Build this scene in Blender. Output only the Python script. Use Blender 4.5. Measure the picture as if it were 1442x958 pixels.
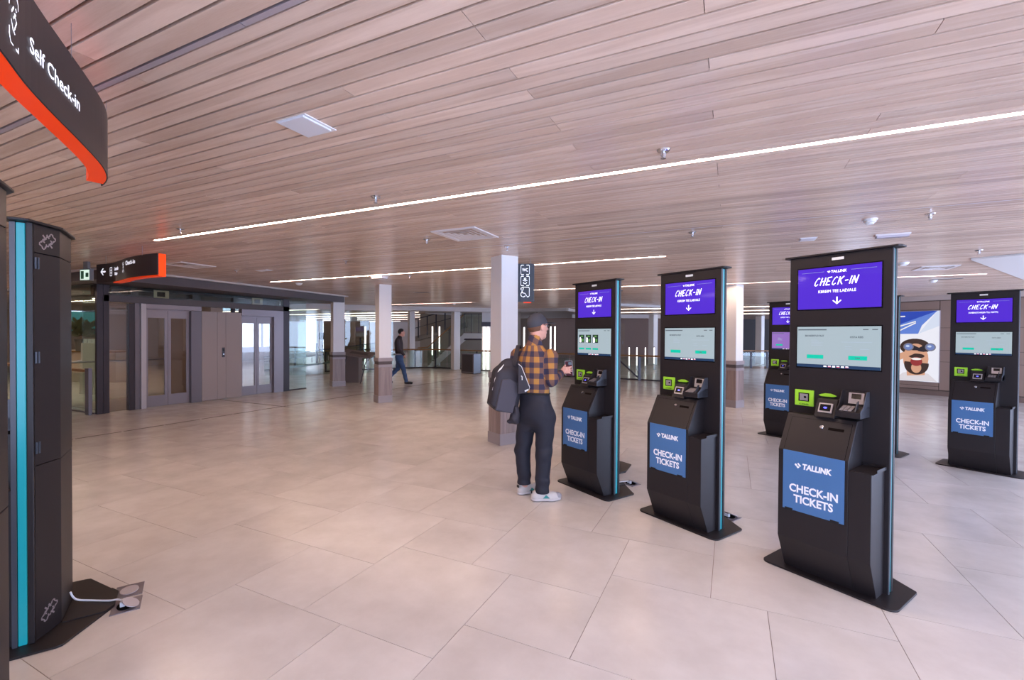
import bpy, bmesh, math, random
import numpy as np
from mathutils import Vector, Matrix
for o in list(bpy.data.objects): bpy.data.objects.remove(o)
C = bpy.context.scene.collection
SC = bpy.context.scene
PI = math.pi
# ------------------------------------------------------------------ camera
YAW = math.radians(25.566); PITCH = math.radians(0.6584); ROLL = math.radians(0.3497); CAM_H = 1.64
def cam_axes():
    cp, sp, cr, sr = math.cos(PITCH), math.sin(PITCH), math.cos(ROLL), math.sin(ROLL)
    m = Matrix(((1, 0, 0), (0, -sp, -cp), (0, cp, -sp)))
    m = Matrix(((cr, -sr, 0), (sr, cr, 0), (0, 0, 1))) @ m
    rz = Matrix.Rotation(YAW, 3, 'Z')
    return rz @ m[0], rz @ m[1], rz @ m[2]
cd = bpy.data.cameras.new('camera'); co = bpy.data.objects.new('camera', cd); C.objects.link(co)
cd.sensor_fit = 'HORIZONTAL'; cd.sensor_width = 36; cd.lens = 645.38 / 1442 * 36; cd.clip_start = .05; cd.clip_end = 300
r_, d_, f_ = cam_axes()
mw = Matrix.Identity(4)
for i in range(3):
    mw[i][0] = r_[i]; mw[i][1] = -d_[i]; mw[i][2] = -f_[i]
mw[2][3] = CAM_H
co.matrix_world = mw
SC.camera = co
# ------------------------------------------------------------------ world (overcast daylight reaching in through the glazed sides)
w = bpy.data.worlds.new('overcast'); SC.world = w; w.use_nodes = True
wb = w.node_tree.nodes['Background']; wb.inputs[0].default_value = (.56, .69, 1.0, 1); wb.inputs[1].default_value = 9.0
STRIP_POWER = 70.0
vs = SC.view_settings; SC.display_settings.display_device = 'sRGB'
vs.view_transform = 'Standard'; vs.look = 'None'; vs.gamma = 1.0; vs.use_curve_mapping = False; vs.exposure = 0.05
rnd = random.Random(7)
# ------------------------------------------------------------------ helpers
def lin(r, g, b):
    f = lambda v: (v / 255 / 12.92) if v / 255 <= .04045 else ((v / 255 + .055) / 1.055) ** 2.4
    return (f(r), f(g), f(b), 1)
MATS = {}
def mat(name, col=(128, 128, 128), rough=.5, metal=0, emit=None, es=0, spec=.5, trans=0, coat=0, noise=None, bump=None, ior=1.45):
    if name in MATS: return MATS[name]
    m = bpy.data.materials.new(name); m.use_nodes = True; nt = m.node_tree; b = nt.nodes['Principled BSDF']
    b.inputs['Base Color'].default_value = lin(*col); b.inputs['Roughness'].default_value = rough
    b.inputs['Metallic'].default_value = metal; b.inputs['Specular IOR Level'].default_value = spec
    b.inputs['Transmission Weight'].default_value = trans; b.inputs['Coat Weight'].default_value = coat; b.inputs['IOR'].default_value = ior
    if emit: b.inputs['Emission Color'].default_value = lin(*emit); b.inputs['Emission Strength'].default_value = es
    if noise:   # (scale, amount)
        tc = nt.nodes.new('ShaderNodeTexCoord'); n = nt.nodes.new('ShaderNodeTexNoise'); n.inputs['Scale'].default_value = noise[0]; n.inputs['Detail'].default_value = 5
        nt.links.new(tc.outputs['Object'], n.inputs['Vector'])
        mx = nt.nodes.new('ShaderNodeMix'); mx.data_type = 'RGBA'
        a = lin(*col); k = noise[1]
        mx.inputs[6].default_value = (a[0] * (1 - k), a[1] * (1 - k), a[2] * (1 - k), 1); mx.inputs[7].default_value = (min(1, a[0] * (1 + k)), min(1, a[1] * (1 + k)), min(1, a[2] * (1 + k)), 1)
        nt.links.new(n.outputs['Fac'], mx.inputs[0]); nt.links.new(mx.outputs[2], b.inputs['Base Color'])
        if bump:
            bp = nt.nodes.new('ShaderNodeBump'); bp.inputs['Strength'].default_value = bump; bp.inputs['Distance'].default_value = .004
            nt.links.new(n.outputs['Fac'], bp.inputs['Height']); nt.links.new(bp.outputs['Normal'], b.inputs['Normal'])
    MATS[name] = m; return m
def glass(name, tint=(240, 248, 245), refl=.12, rough=.02):
    if name in MATS: return MATS[name]
    m = bpy.data.materials.new(name); m.use_nodes = True; nt = m.node_tree; nt.nodes.clear()
    out = nt.nodes.new('ShaderNodeOutputMaterial'); mx = nt.nodes.new('ShaderNodeMixShader'); t = nt.nodes.new('ShaderNodeBsdfTransparent'); g = nt.nodes.new('ShaderNodeBsdfGlossy')
    t.inputs[0].default_value = lin(*tint); g.inputs[0].default_value = (1, 1, 1, 1); g.inputs['Roughness'].default_value = rough
    lw = nt.nodes.new('ShaderNodeLayerWeight'); lw.inputs[0].default_value = .5; pw = nt.nodes.new('ShaderNodeMath'); pw.operation = 'POWER'; pw.inputs[1].default_value = 4; nt.links.new(lw.outputs['Facing'], pw.inputs[0])
    ma = nt.nodes.new('ShaderNodeMath'); ma.operation = 'MULTIPLY_ADD'; ma.inputs[1].default_value = .65; ma.inputs[2].default_value = refl * .35; nt.links.new(pw.outputs[0], ma.inputs[0])
    nt.links.new(ma.outputs[0], mx.inputs[0]); nt.links.new(t.outputs[0], mx.inputs[1]); nt.links.new(g.outputs[0], mx.inputs[2]); nt.links.new(mx.outputs[0], out.inputs[0])
    MATS[name] = m; return m
def wood(name, c1, c2, rough=.4, axis='X', scale=6, island=True, bump=0.0, vary=.25):
    """grain along one axis, shade changing from piece to piece"""
    if name in MATS: return MATS[name]
    m = bpy.data.materials.new(name); m.use_nodes = True; nt = m.node_tree; N = nt.nodes; Lk = nt.links; b = N['Principled BSDF']
    ge = N.new('ShaderNodeNewGeometry'); oi = N.new('ShaderNodeObjectInfo')
    add = N.new('ShaderNodeMath'); add.operation = 'ADD'; Lk.new(ge.outputs['Random Per Island'], add.inputs[0]); Lk.new(oi.outputs['Random'], add.inputs[1])
    fr = N.new('ShaderNodeMath'); fr.operation = 'FRACT'; Lk.new(add.outputs[0], fr.inputs[0])
    mp = N.new('ShaderNodeMapping'); s = {'X': (.55, 9, 9), 'Y': (9, .55, 9), 'Z': (9, 9, .55)}[axis]; mp.inputs['Scale'].default_value = s
    sc = N.new('ShaderNodeVectorMath'); sc.operation = 'SCALE'; sc.inputs[0].default_value = (13.7, 7.3, 5.1); Lk.new(fr.outputs[0], sc.inputs['Scale'])
    va = N.new('ShaderNodeVectorMath'); va.operation = 'ADD'; Lk.new(ge.outputs['Position'], va.inputs[0]); Lk.new(sc.outputs[0], va.inputs[1]); Lk.new(va.outputs[0], mp.inputs['Vector'])
    n = N.new('ShaderNodeTexNoise'); n.inputs['Scale'].default_value = scale * .35; n.inputs['Detail'].default_value = 2; n.inputs['Distortion'].default_value = .6; Lk.new(mp.outputs[0], n.inputs['Vector'])
    mul = N.new('ShaderNodeMath'); mul.operation = 'MULTIPLY'; mul.inputs[1].default_value = 13; Lk.new(n.outputs['Fac'], mul.inputs[0])
    sn = N.new('ShaderNodeMath'); sn.operation = 'SINE'; Lk.new(mul.outputs[0], sn.inputs[0])
    n2 = N.new('ShaderNodeTexNoise'); n2.inputs['Scale'].default_value = scale * 6; n2.inputs['Detail'].default_value = 3; Lk.new(mp.outputs[0], n2.inputs['Vector'])
    mr = N.new('ShaderNodeMapRange'); mr.inputs['From Min'].default_value = -1; mr.inputs['To Min'].default_value = 0; mr.inputs['To Max'].default_value = .55; Lk.new(sn.outputs[0], mr.inputs['Value'])
    ad = N.new('ShaderNodeMath'); ad.operation = 'MULTIPLY_ADD'; ad.inputs[1].default_value = .5; Lk.new(n2.outputs['Fac'], ad.inputs[0]); Lk.new(mr.outputs[0], ad.inputs[2])
    mx = N.new('ShaderNodeMix'); mx.data_type = 'RGBA'; mx.inputs[6].default_value = lin(*c1); mx.inputs[7].default_value = lin(*c2); Lk.new(ad.outputs[0], mx.inputs[0])
    hs = N.new('ShaderNodeHueSaturation'); v = N.new('ShaderNodeMapRange'); v.inputs['To Min'].default_value = 1 - vary; v.inputs['To Max'].default_value = 1 + vary * .6; Lk.new(fr.outputs[0], v.inputs['Value'])
    Lk.new(v.outputs[0], hs.inputs['Value']); Lk.new(mx.outputs[2], hs.inputs['Color']); Lk.new(hs.outputs[0], b.inputs['Base Color'])
    b.inputs['Roughness'].default_value = rough
    if bump:
        bp = N.new('ShaderNodeBump'); bp.inputs['Strength'].default_value = bump; bp.inputs['Distance'].default_value = .002; Lk.new(ad.outputs[0], bp.inputs['Height']); Lk.new(bp.outputs[0], b.inputs['Normal'])
    MATS[name] = m; return m

class MB:
    def __init__(s): s.v = []; s.f = []
    def add(s, vs, fs):
        n = len(s.v); s.v += [tuple(p) for p in vs]; s.f += [tuple(i + n for i in q) for q in fs]; return s
    def box(s, x0, x1, y0, y1, z0, z1, M=None):
        p = [Vector((x, y, z)) for z in (z0, z1) for (x, y) in ((x0, y0), (x1, y0), (x1, y1), (x0, y1))]
        if M: p = [M @ q for q in p]
        return s.add(p, [(3, 2, 1, 0), (4, 5, 6, 7), (0, 1, 5, 4), (1, 2, 6, 5), (2, 3, 7, 6), (3, 0, 4, 7)])
    def prism(s, pts, z0, z1, M=None):          # polygon in xy, extruded in z (counter-clockwise)
        n = len(pts); p = [Vector((x, y, z)) for z in (z0, z1) for (x, y) in pts]
        if M: p = [M @ q for q in p]
        return s.add(p, [tuple(range(n - 1, -1, -1)), tuple(range(n, 2 * n))] + [(i, (i + 1) % n, n + (i + 1) % n, n + i) for i in range(n)])
    def prism_x(s, pts, x0, x1):                # polygon in (y,z) extruded in x
        n = len(pts); p = [(x, y, z) for x in (x0, x1) for (y, z) in pts]
        return s.add(p, [tuple(range(n - 1, -1, -1)), tuple(range(n, 2 * n))] + [(i, (i + 1) % n, n + (i + 1) % n, n + i) for i in range(n)])
    def poly(s, pts): return s.add(pts, [tuple(range(len(pts)))])
    def tube(s, pts, r, seg=8, cap=True):
        pts = [Vector(p) for p in pts]; n = len(pts); rs = r if isinstance(r, (list, tuple)) else [r] * n; vs = []
        for i, p in enumerate(pts):
            t = (pts[min(i + 1, n - 1)] - pts[max(i - 1, 0)]).normalized()
            a = t.cross(Vector((0, 0, 1)) if abs(t.z) < .95 else Vector((1, 0, 0))).normalized(); b = t.cross(a)
            for k in range(seg):
                an = 2 * PI * k / seg; vs.append(p + (a * math.cos(an) + b * math.sin(an)) * rs[i])
        fs = [(i * seg + k, i * seg + (k + 1) % seg, (i + 1) * seg + (k + 1) % seg, (i + 1) * seg + k) for i in range(n - 1) for k in range(seg)]
        if cap: fs += [tuple(range(seg)), tuple((n - 1) * seg + k for k in range(seg - 1, -1, -1))]
        return s.add(vs, fs)
    def lathe(s, prof, seg=20, M=None):         # (r,z) rings about z
        vs = [Vector((r * math.cos(2 * PI * k / seg), r * math.sin(2 * PI * k / seg), z)) for r, z in prof for k in range(seg)]
        if M: vs = [M @ q for q in vs]
        n = len(prof)
        fs = [(i * seg + k, i * seg + (k + 1) % seg, (i + 1) * seg + (k + 1) % seg, (i + 1) * seg + k) for i in range(n - 1) for k in range(seg)]
        fs += [tuple(range(seg - 1, -1, -1)), tuple((n - 1) * seg + k for k in range(seg))]
        return s.add(vs, fs)
    def mesh(s, name, m, bevel=0, smooth=False):
        me = bpy.data.meshes.new(name); bm = bmesh.new()
        bv = [bm.verts.new(v) for v in s.v]
        for f in s.f:
            try: bm.faces.new([bv[i] for i in f])
            except ValueError: pass
        bmesh.ops.recalc_face_normals(bm, faces=bm.faces[:])
        if bevel:
            es = [e for e in bm.edges if len(e.link_faces) == 2 and e.calc_face_angle(0) > .3]
            bmesh.ops.bevel(bm, geom=es, offset=bevel, segments=2, affect='EDGES', profile=.5, clamp_overlap=True)
        bm.to_mesh(me); bm.free()
        if m: me.materials.append(m)
        if smooth:
            for p in me.polygons: p.use_smooth = True
        return me
    def build(s, name, m, parent=None, bevel=0, smooth=False):
        return link(name, s.mesh(name, m, bevel, smooth), parent)
def link(name, me, parent=None):
    o = bpy.data.objects.new(name, me); C.objects.link(o)
    if parent is not None: o.parent = parent
    return o
def tag(o, label, cat, group=None):
    o['label'] = label; o['category'] = cat
    if group: o['group'] = group
    return o
def struct(o): o['kind'] = 'structure'; return o
def thing(name, label, cat, loc=(0, 0, 0), rz=0, group=None):
    o = bpy.data.objects.new(name, None); C.objects.link(o); o.location = loc; o.rotation_euler = (0, 0, rz); o.empty_display_size = .1
    return tag(o, label, cat, group)
def copy_tree(o, parent=None):
    c = o.copy(); C.objects.link(c)
    if parent is not None: c.parent = parent
    for ch in list(o.children): copy_tree(ch, c)
    return c
KA = math.radians(-30)                                   # the kiosks and columns stand turned 30 degrees to the tile grid
EX = Vector((math.cos(KA), math.sin(KA), 0)); EY = Vector((-math.sin(KA), math.cos(KA), 0))
def K(lx, ly, z=0): return EX * lx + EY * ly + Vector((0, 0, z))
RT = Vector((math.cos(YAW), math.sin(YAW), 0)); FW = Vector((-math.sin(YAW), math.cos(YAW), 0))
def V(r, f, z=0): return RT * r + FW * f + Vector((0, 0, z))
def text(s, size, cx, cz, bold=0, shear=0, align='CENTER', width=None, extrude=.0006):
    """lettering as a mesh standing in the xz plane, facing -y; cx,cz is the middle of the baseline"""
    cu = bpy.data.curves.new('t', 'FONT'); cu.body = s; cu.size = size; cu.align_x = align; cu.offset = bold; cu.shear = shear; cu.extrude = extrude; cu.resolution_u = 3
    o = bpy.data.objects.new('t', cu); C.objects.link(o)
    dg = bpy.context.evaluated_depsgraph_get(); me = bpy.data.meshes.new_from_object(o.evaluated_get(dg))
    vs = [v.co.copy() for v in me.vertices]; fs = [tuple(p.vertices) for p in me.polygons]
    bpy.data.objects.remove(o); bpy.data.curves.remove(cu); bpy.data.meshes.remove(me)
    if width:
        w0 = max(v.x for v in vs) - min(v.x for v in vs); k = width / w0
        vs = [Vector((v.x * k, v.y, v.z)) for v in vs]
    mb = MB(); mb.add([(v.x + cx, -v.z, v.y + cz) for v in vs], fs); return mb
def strokes(lines, w, y=0, M=None, th=.0008):
    """flat brush strokes in the xz plane: polylines with a width"""
    mb = MB()
    for ln in lines:
        P = [Vector((p[0], 0, p[1])) for p in ln]; n = len(P); L = []; R = []
        for i, p in enumerate(P):
            t = (P[min(i + 1, n - 1)] - P[max(i - 1, 0)]).normalized(); nn = Vector((-t.z, 0, t.x)); k = w * (.5 if n == 2 else (.42 + .16 * math.sin(i * 1.7)))
            L.append(p + nn * k); R.append(p - nn * k)
        vs = [(q.x, y - th, q.z) for q in L + R]
        mb.add(vs, [(i, i + 1, n + i + 1, n + i) for i in range(n - 1)])
    return mb
def arc(cx, cz, r, a0, a1, n=8, sx=1):
    return [(cx + sx * r * math.cos(math.radians(a0 + (a1 - a0) * i / n)), cz + r * math.sin(math.radians(a0 + (a1 - a0) * i / n))) for i in range(n + 1)]
# ---- implicit bodies meshed with surface nets
class Sdf:
    def __init__(s, lo, hi, h):
        s.h = h; s.lo = np.array(lo, float); s.n = np.ceil((np.array(hi) - s.lo) / h).astype(int) + 1
        s.F = np.full(s.n, .5, np.float32)
    def sub(s, lo, hi):
        a = np.clip(np.floor((np.array(lo) - s.lo) / s.h).astype(int), 0, s.n); b = np.clip(np.ceil((np.array(hi) - s.lo) / s.h).astype(int) + 1, 0, s.n)
        sl = tuple(slice(i, j) for i, j in zip(a, b))
        ax = [s.lo[i] + s.h * np.arange(a[i], b[i]) for i in range(3)]
        return sl, np.meshgrid(*ax, indexing='ij')
    def put(s, sl, d, k, op='u'):
        f = s.F[sl]
        if op == 'u':
            t = np.clip(.5 + .5 * (f - d) / k, 0, 1); s.F[sl] = f * (1 - t) + d * t - k * t * (1 - t)
        elif op == 's': s.F[sl] = np.maximum(f, -d)
        elif op == 'i': s.F[sl] = np.maximum(f, d)
    def cone(s, a, b, ra, rb, k=.02):
        a = np.array(a, float); b = np.array(b, float); m = max(ra, rb) + k + .03
        sl, (X, Y, Z) = s.sub(np.minimum(a, b) - m, np.maximum(a, b) + m)
        ba = b - a; t = np.clip(((X - a[0]) * ba[0] + (Y - a[1]) * ba[1] + (Z - a[2]) * ba[2]) / max(1e-9, ba @ ba), 0, 1)
        d = np.sqrt((X - a[0] - t * ba[0]) ** 2 + (Y - a[1] - t * ba[1]) ** 2 + (Z - a[2] - t * ba[2]) ** 2) - (ra + (rb - ra) * t)
        s.put(sl, d, k); return s
    def ell(s, c, r, R=None, k=.02, op='u'):
        c = np.array(c, float); r = np.array(r, float); m = r.max() + k + .03
        sl, (X, Y, Z) = s.sub(c - m, c + m)
        P = [X - c[0], Y - c[1], Z - c[2]]
        if R is not None: P = [sum(R[i][j] * P[j] for j in range(3)) for i in range(3)]
        q = np.sqrt((P[0] / r[0]) ** 2 + (P[1] / r[1]) ** 2 + (P[2] / r[2]) ** 2); q2 = np.sqrt((P[0] / r[0] ** 2) ** 2 + (P[1] / r[1] ** 2) ** 2 + (P[2] / r[2] ** 2) ** 2)
        s.put(sl, q * (q - 1) / np.maximum(q2, 1e-6), k, op); return s
    def rbox(s, c, hb, R, rad, k=.02, op='u'):
        c = np.array(c, float); m = np.linalg.norm(hb) + k + .03
        sl, (X, Y, Z) = s.sub(c - m, c + m); P = [X - c[0], Y - c[1], Z - c[2]]
        P = [sum(R[i][j] * P[j] for j in range(3)) for i in range(3)]
        q = [np.abs(P[i]) - (hb[i] - rad) for i in range(3)]
        d = np.sqrt(sum(np.maximum(a, 0) ** 2 for a in q)) + np.minimum(np.maximum(np.maximum(q[0], q[1]), q[2]), 0) - rad
        s.put(sl, d, k, op); return s
    def trunk(s, secs, rx, ry, k=.03, off=0):
        """stack of ellipses: (z, cx, cy, half width along rx, half depth along ry)"""
        S = np.array(secs); m = S[:, 3:].max() + .08
        lo = [S[:, 1].min() - m, S[:, 2].min() - m, S[0, 0] - .02]; hi = [S[:, 1].max() + m, S[:, 2].max() + m, S[-1, 0] + .02]
        sl, (X, Y, Z) = s.sub(lo, hi); z = Z[0, 0, :]
        I = lambda j: np.interp(z, S[:, 0], S[:, j])[None, None, :]
        a = I(3) + off; b = I(4) + off; x = (X - I(1)) * rx[0] + (Y - I(2)) * rx[1]; y = (X - I(1)) * ry[0] + (Y - I(2)) * ry[1]
        d = (np.sqrt((x / a) ** 2 + (y / b) ** 2) - 1) * np.minimum(a, b)
        d = np.maximum(d, np.maximum(Z - S[-1, 0], S[0, 0] - Z)); s.put(sl, d, k); return s
    def cut(s, p, n):        # keep the side where (x-p).n < 0
        sl, (X, Y, Z) = s.sub(s.lo, s.lo + s.h * s.n)
        s.put(sl, (X - p[0]) * n[0] + (Y - p[1]) * n[1] + (Z - p[2]) * n[2], .001, 'i'); return s
    def wrinkle(s, fn):
        sl, G = s.sub(s.lo, s.lo + s.h * s.n); s.F[sl] += fn(*G).astype(np.float32); return s
    def arrays(s):
        F = s.F; pad = np.full(np.array(F.shape) + 2, .5, np.float32); pad[1:-1, 1:-1, 1:-1] = F; F = pad; lo = s.lo - s.h
        S = F < 0; n = F.shape
        cnt = np.zeros([i - 1 for i in n], np.int16); acc = np.zeros([i - 1 for i in n] + [3], np.float32)
        for ax in range(3):
            a = [slice(None)] * 3; b = [slice(None)] * 3; a[ax] = slice(0, -1); b[ax] = slice(1, None); a = tuple(a); b = tuple(b)
            cr = S[a] != S[b]; idx = np.argwhere(cr)
            if len(idx) == 0: continue
            fa = F[a][cr]; fb = F[b][cr]; t = fa / (fa - fb); pos = idx.astype(np.float32); pos[:, ax] += t
            o1, o2 = [i for i in range(3) if i != ax]
            for d1 in (0, -1):
                for d2 in (0, -1):
                    c = idx.copy(); c[:, o1] += d1; c[:, o2] += d2
                    ok = np.all((c >= 0) & (c < np.array(cnt.shape)), axis=1); c = c[ok]
                    np.add.at(cnt, (c[:, 0], c[:, 1], c[:, 2]), 1); np.add.at(acc, (c[:, 0], c[:, 1], c[:, 2]), pos[ok])
        cells = cnt > 0; ids = np.full(cnt.shape, -1, np.int64); ids[cells] = np.arange(cells.sum())
        V_ = acc[cells] / cnt[cells][:, None] * s.h + lo; Q = []
        for ax in range(3):
            a = [slice(None)] * 3; b = [slice(None)] * 3; a[ax] = slice(0, -1); b[ax] = slice(1, None); a = tuple(a); b = tuple(b)
            sa = S[a]; cr = sa != S[b]; idx = np.argwhere(cr)
            if len(idx) == 0: continue
            inside = sa[cr]; o1, o2 = [(1, 2), (2, 0), (0, 1)][ax]; q = []
            for d1, d2 in ((-1, -1), (0, -1), (0, 0), (-1, 0)):
                c = idx.copy(); c[:, o1] += d1; c[:, o2] += d2; q.append(ids[c[:, 0], c[:, 1], c[:, 2]])
            q = np.stack(q, 1); q[~inside] = q[~inside][:, ::-1]; Q.append(q)
        return V_, np.concatenate(Q)
    def mesh(s, name, m):
        v, q = s.arrays(); me = bpy.data.meshes.new(name); me.from_pydata(v.tolist(), [], q.tolist()); me.update()
        if m: me.materials.append(m)
        me.polygons.foreach_set('use_smooth', np.ones(len(q), bool)); return me
    def build(s, name, m, parent): return link(name, s.mesh(name, m), parent)
# ------------------------------------------------------------------ materials
WHITE = mat('white_paint', (226, 222, 220), .5); GREYWOOD = wood('grey_washed_oak', (126, 108, 106), (158, 139, 133), .45, 'Z', 5, vary=.12)
PLANK = wood('ceiling_oak', (230, 206, 190), (206, 177, 159), .27, 'X', 5, vary=.16, bump=.05)
DARKVOID = mat('dark_void', (22, 15, 13), .95, spec=.1); HANDRAIL = wood('oak_handrail', (172, 124, 74), (140, 98, 58), .4, 'X', 5)
STEEL = mat('brushed_steel', (150, 148, 152), .32, .9); DSTEEL = mat('dark_steel', (70, 68, 74), .4, .5); GREYPANEL = mat('taupe_panel', (150, 134, 130), .5)
LED = mat('led_strip', (255, 250, 245), .5, emit=(255, 220, 194), es=STRIP_POWER); LEDFAR = mat('led_strip_far', (255, 250, 245), .5, emit=(255, 230, 212), es=10); TUBE = mat('led_tube', (255, 255, 255), .5, emit=(255, 246, 242), es=2.6)
GLASS = glass('clear_glass'); GGLASS = glass('green_glass', (238, 246, 242), .14); DGLASS = glass('smoked_glass', (226, 220, 217), .2)
BLACK = mat('black_powder_coat', (34, 29, 31), .45, noise=(300, .12), spec=.4); BLACKG = mat('black_gloss', (20, 17, 19), .12); RUBBER = mat('black_rubber', (22, 21, 22), .7)
GRAPH = mat('graphite_edge', (64, 66, 74), .4, .2); TEAL = mat('teal_light_strip', (20, 110, 124), .3, emit=(30, 170, 185), es=.38)
ORANGE = mat('orange_acrylic', (255, 70, 5), .35, emit=(255, 62, 0), es=.22); SIGNBLK = mat('sign_black', (44, 38, 42), .35)
LIT = mat('lit_white', (255, 255, 255), .4, emit=(240, 240, 255), es=.9)
# ------------------------------------------------------------------ floor: slab with a pinwheel of two square tile sizes
def stone():
    m = bpy.data.materials.new('floor_tile_stone'); m.use_nodes = True; nt = m.node_tree; N = nt.nodes; Lk = nt.links; b = N['Principled BSDF']
    ge = N.new('ShaderNodeNewGeometry'); oi = N.new('ShaderNodeObjectInfo')
    sc = N.new('ShaderNodeVectorMath'); sc.operation = 'SCALE'; sc.inputs[0].default_value = (31, 17, 9); Lk.new(oi.outputs['Random'], sc.inputs['Scale'])
    va = N.new('ShaderNodeVectorMath'); Lk.new(ge.outputs['Position'], va.inputs[0]); Lk.new(sc.outputs[0], va.inputs[1])
    n = N.new('ShaderNodeTexNoise'); n.inputs['Scale'].default_value = 2.2; n.inputs['Detail'].default_value = 7; n.inputs['Roughness'].default_value = .62; Lk.new(va.outputs[0], n.inputs['Vector'])
    cr = N.new('ShaderNodeValToRGB'); cr.color_ramp.elements[0].position = .3; cr.color_ramp.elements[1].position = .72
    cr.color_ramp.elements[0].color = lin(194, 188, 184); cr.color_ramp.elements[1].color = lin(214, 209, 206); Lk.new(n.outputs['Fac'], cr.inputs[0])
    hs = N.new('ShaderNodeHueSaturation'); v = N.new('ShaderNodeMapRange'); v.inputs['To Min'].default_value = .97; v.inputs['To Max'].default_value = 1.03; Lk.new(oi.outputs['Random'], v.inputs['Value'])
    Lk.new(v.outputs[0], hs.inputs['Value']); Lk.new(cr.outputs[0], hs.inputs['Color']); Lk.new(hs.outputs[0], b.inputs['Base Color'])
    rr = N.new('ShaderNodeMapRange'); rr.inputs['To Min'].default_value = .17; rr.inputs['To Max'].default_value = .29; Lk.new(n.outputs['Fac'], rr.inputs['Value']); Lk.new(rr.outputs[0], b.inputs['Roughness'])
    b.inputs['Specular IOR Level'].default_value = .5
    return m
STONE = stone(); GROUT = mat('grout', (134, 118, 112), .8)
floor = struct(MB().box(-34, 7, -4, 12, -.06, -.003).box(-34, 14, 12, 60, -.06, -.003).build('floor', GROUT))
AX, AY, BX, BY, JT = .933, .906, .622, .604, .0035
def tile_mesh(w, d): return MB().box(JT / 2, w - JT / 2, JT / 2, d - JT / 2, -.003, 0).mesh('tile', STONE)
big, small = tile_mesh(AX, AY), tile_mesh(BX, BY)
tiles = []
for i in range(-60, 60):
    for j in range(-60, 90):
        px, py = -1.655 + i * AX + j * BX, 2.81 - i * BY + j * AY
        for (qx, qy, w_, d_, me) in ((px, py, AX, AY, big), (px + AX, py + AY - BY, BX, BY, small)):
            if qx < -27 or qx > (6 if qy < 12 else 13) or qy < -4 or qy > 40: continue
            c = Vector((qx + w_ / 2, qy + d_ / 2, 0)); r, f = c.dot(RT), c.dot(FW)
            vis = f > 1.2 and abs(r) < f * 1.15 + 1.0
            tiles.append((0 if vis else 1, f, qx, qy, me, w_, d_))
tiles.sort(key=lambda t: (t[0], t[1]))
rest = MB()
for k, (vis, f, qx, qy, me, w_, d_) in enumerate(tiles):
    if k < 300 and vis == 0:
        o = link('tile', me, floor); o.location = (qx, qy, 0)
    else:
        rest.add([(qx + JT / 2, qy + JT / 2, 0), (qx + w_ - JT / 2, qy + JT / 2, 0), (qx + w_ - JT / 2, qy + d_ - JT / 2, 0), (qx + JT / 2, qy + d_ - JT / 2, 0)], [(0, 1, 2, 3)])
ro = rest.build('far_tiles', STONE, floor); ro['kind'] = 'stuff'
# dark expansion joint covers in the floor near the lifts
BRASS = mat('joint_cover', (70, 54, 50), .5, .4)
jm = MB()
for a in np.arange(2.2, 16, .62): jm.box(-9.07, -9.045, a, a + .585, 0, .003)
struct(jm.build('trim_1', BRASS))
jm = MB()
for a in np.arange(-11.3, -9.1, .62): jm.box(a, a + .585, 7.03, 7.055, 0, .003)
struct(jm.build('trim_2', BRASS))
# ------------------------------------------------------------------ ceiling of oak boards with light strips
CZ = 2.82
ceil = struct(MB().box(-34, 7, -4, 12, CZ + .04, CZ + .14).box(-34, 14, 12, 19.2, CZ + .04, CZ + .14).build('ceiling', DARKVOID))
STRIPS = [(-.469, -9.5, -1.0, .052), (3.331, -6.68, 1.75, .052), (7.131, -9.6, -.89, .05), (11.131, -4.7, -1.5, .05), (11.431, -1.2, 4.25, .045), (14.531, -12.6, -8.6, .05), (5.731, -22, -14.2, .05), (8.631, -24, -15.2, .05), (3.831, -20, -13.4, .05)]
CHAN = [1.148, 5.401]
far = MB(); cnt = 0
def strip_at(y, x0, x1):
    out = []
    for (sy, a, b, wd) in STRIPS:
        if abs(sy - y) < .01 and a < x1 and b > x0: out.append((a, b, wd))
    return out
k0 = int(round((-3.969 - 1.231) / .1))
for k in range(k0, 180):
    y0 = 1.231 + .1 * k + .0068; y1 = 1.231 + .1 * (k + 1) - .0068
    if y1 > 19: break
    if k == -1: y0 = 1.166
    if abs(y0 - 5.337) < .02: y1 = 5.388
    if abs(y0 - 5.437) < .02: y0 = 5.414
    x = -33.7 + .8 * rnd.randrange(0, 5)
    x = -.9 + .8 * math.floor((x + .9) / .8)
    xend = 7 if 1.231 + .1 * k < 12 else 13.8
    while x < xend - .2:
        L = .8 * rnd.choice((3, 4, 4, 5)); xa, xb = x + .0015, min(x + L, xend) - .0015
        # notch beside a light strip: split the board where the strip runs
        cuts = sorted({xa, xb} | {c for (yy, s) in ((1.231 + .1 * k, 0), (1.231 + .1 * (k + 1), 1)) for (a, b, wd) in strip_at(yy, xa, xb) for c in (a, b) if xa < c < xb})
        for ca, cb in zip(cuts[:-1], cuts[1:]):
            ya, yb = y0, y1
            for (a, b, wd) in strip_at(1.231 + .1 * k, ca + .01, cb - .01): ya = 1.231 + .1 * k + wd / 2
            for (a, b, wd) in strip_at(1.231 + .1 * (k + 1), ca + .01, cb - .01): yb = 1.231 + .1 * (k + 1) - wd / 2
            pc = Vector(((ca + cb) / 2, (ya + yb) / 2, 0))
            near = .2 < y0 < 5.0 and cb > -1.15 * 5.4 - 2 and ca < 3.6 and cnt < 300
            if near:
                MB().box(ca, cb, ya, yb, CZ, CZ + .018).build('plank', PLANK, ceil); cnt += 1
            else: far.box(ca, cb, ya, yb, CZ, CZ + .018)
        x += L
fo = far.build('far_planks', PLANK, ceil); fo['kind'] = 'stuff'
ALU = mat('aluminium_channel', (176, 166, 174), .4, .3)
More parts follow.
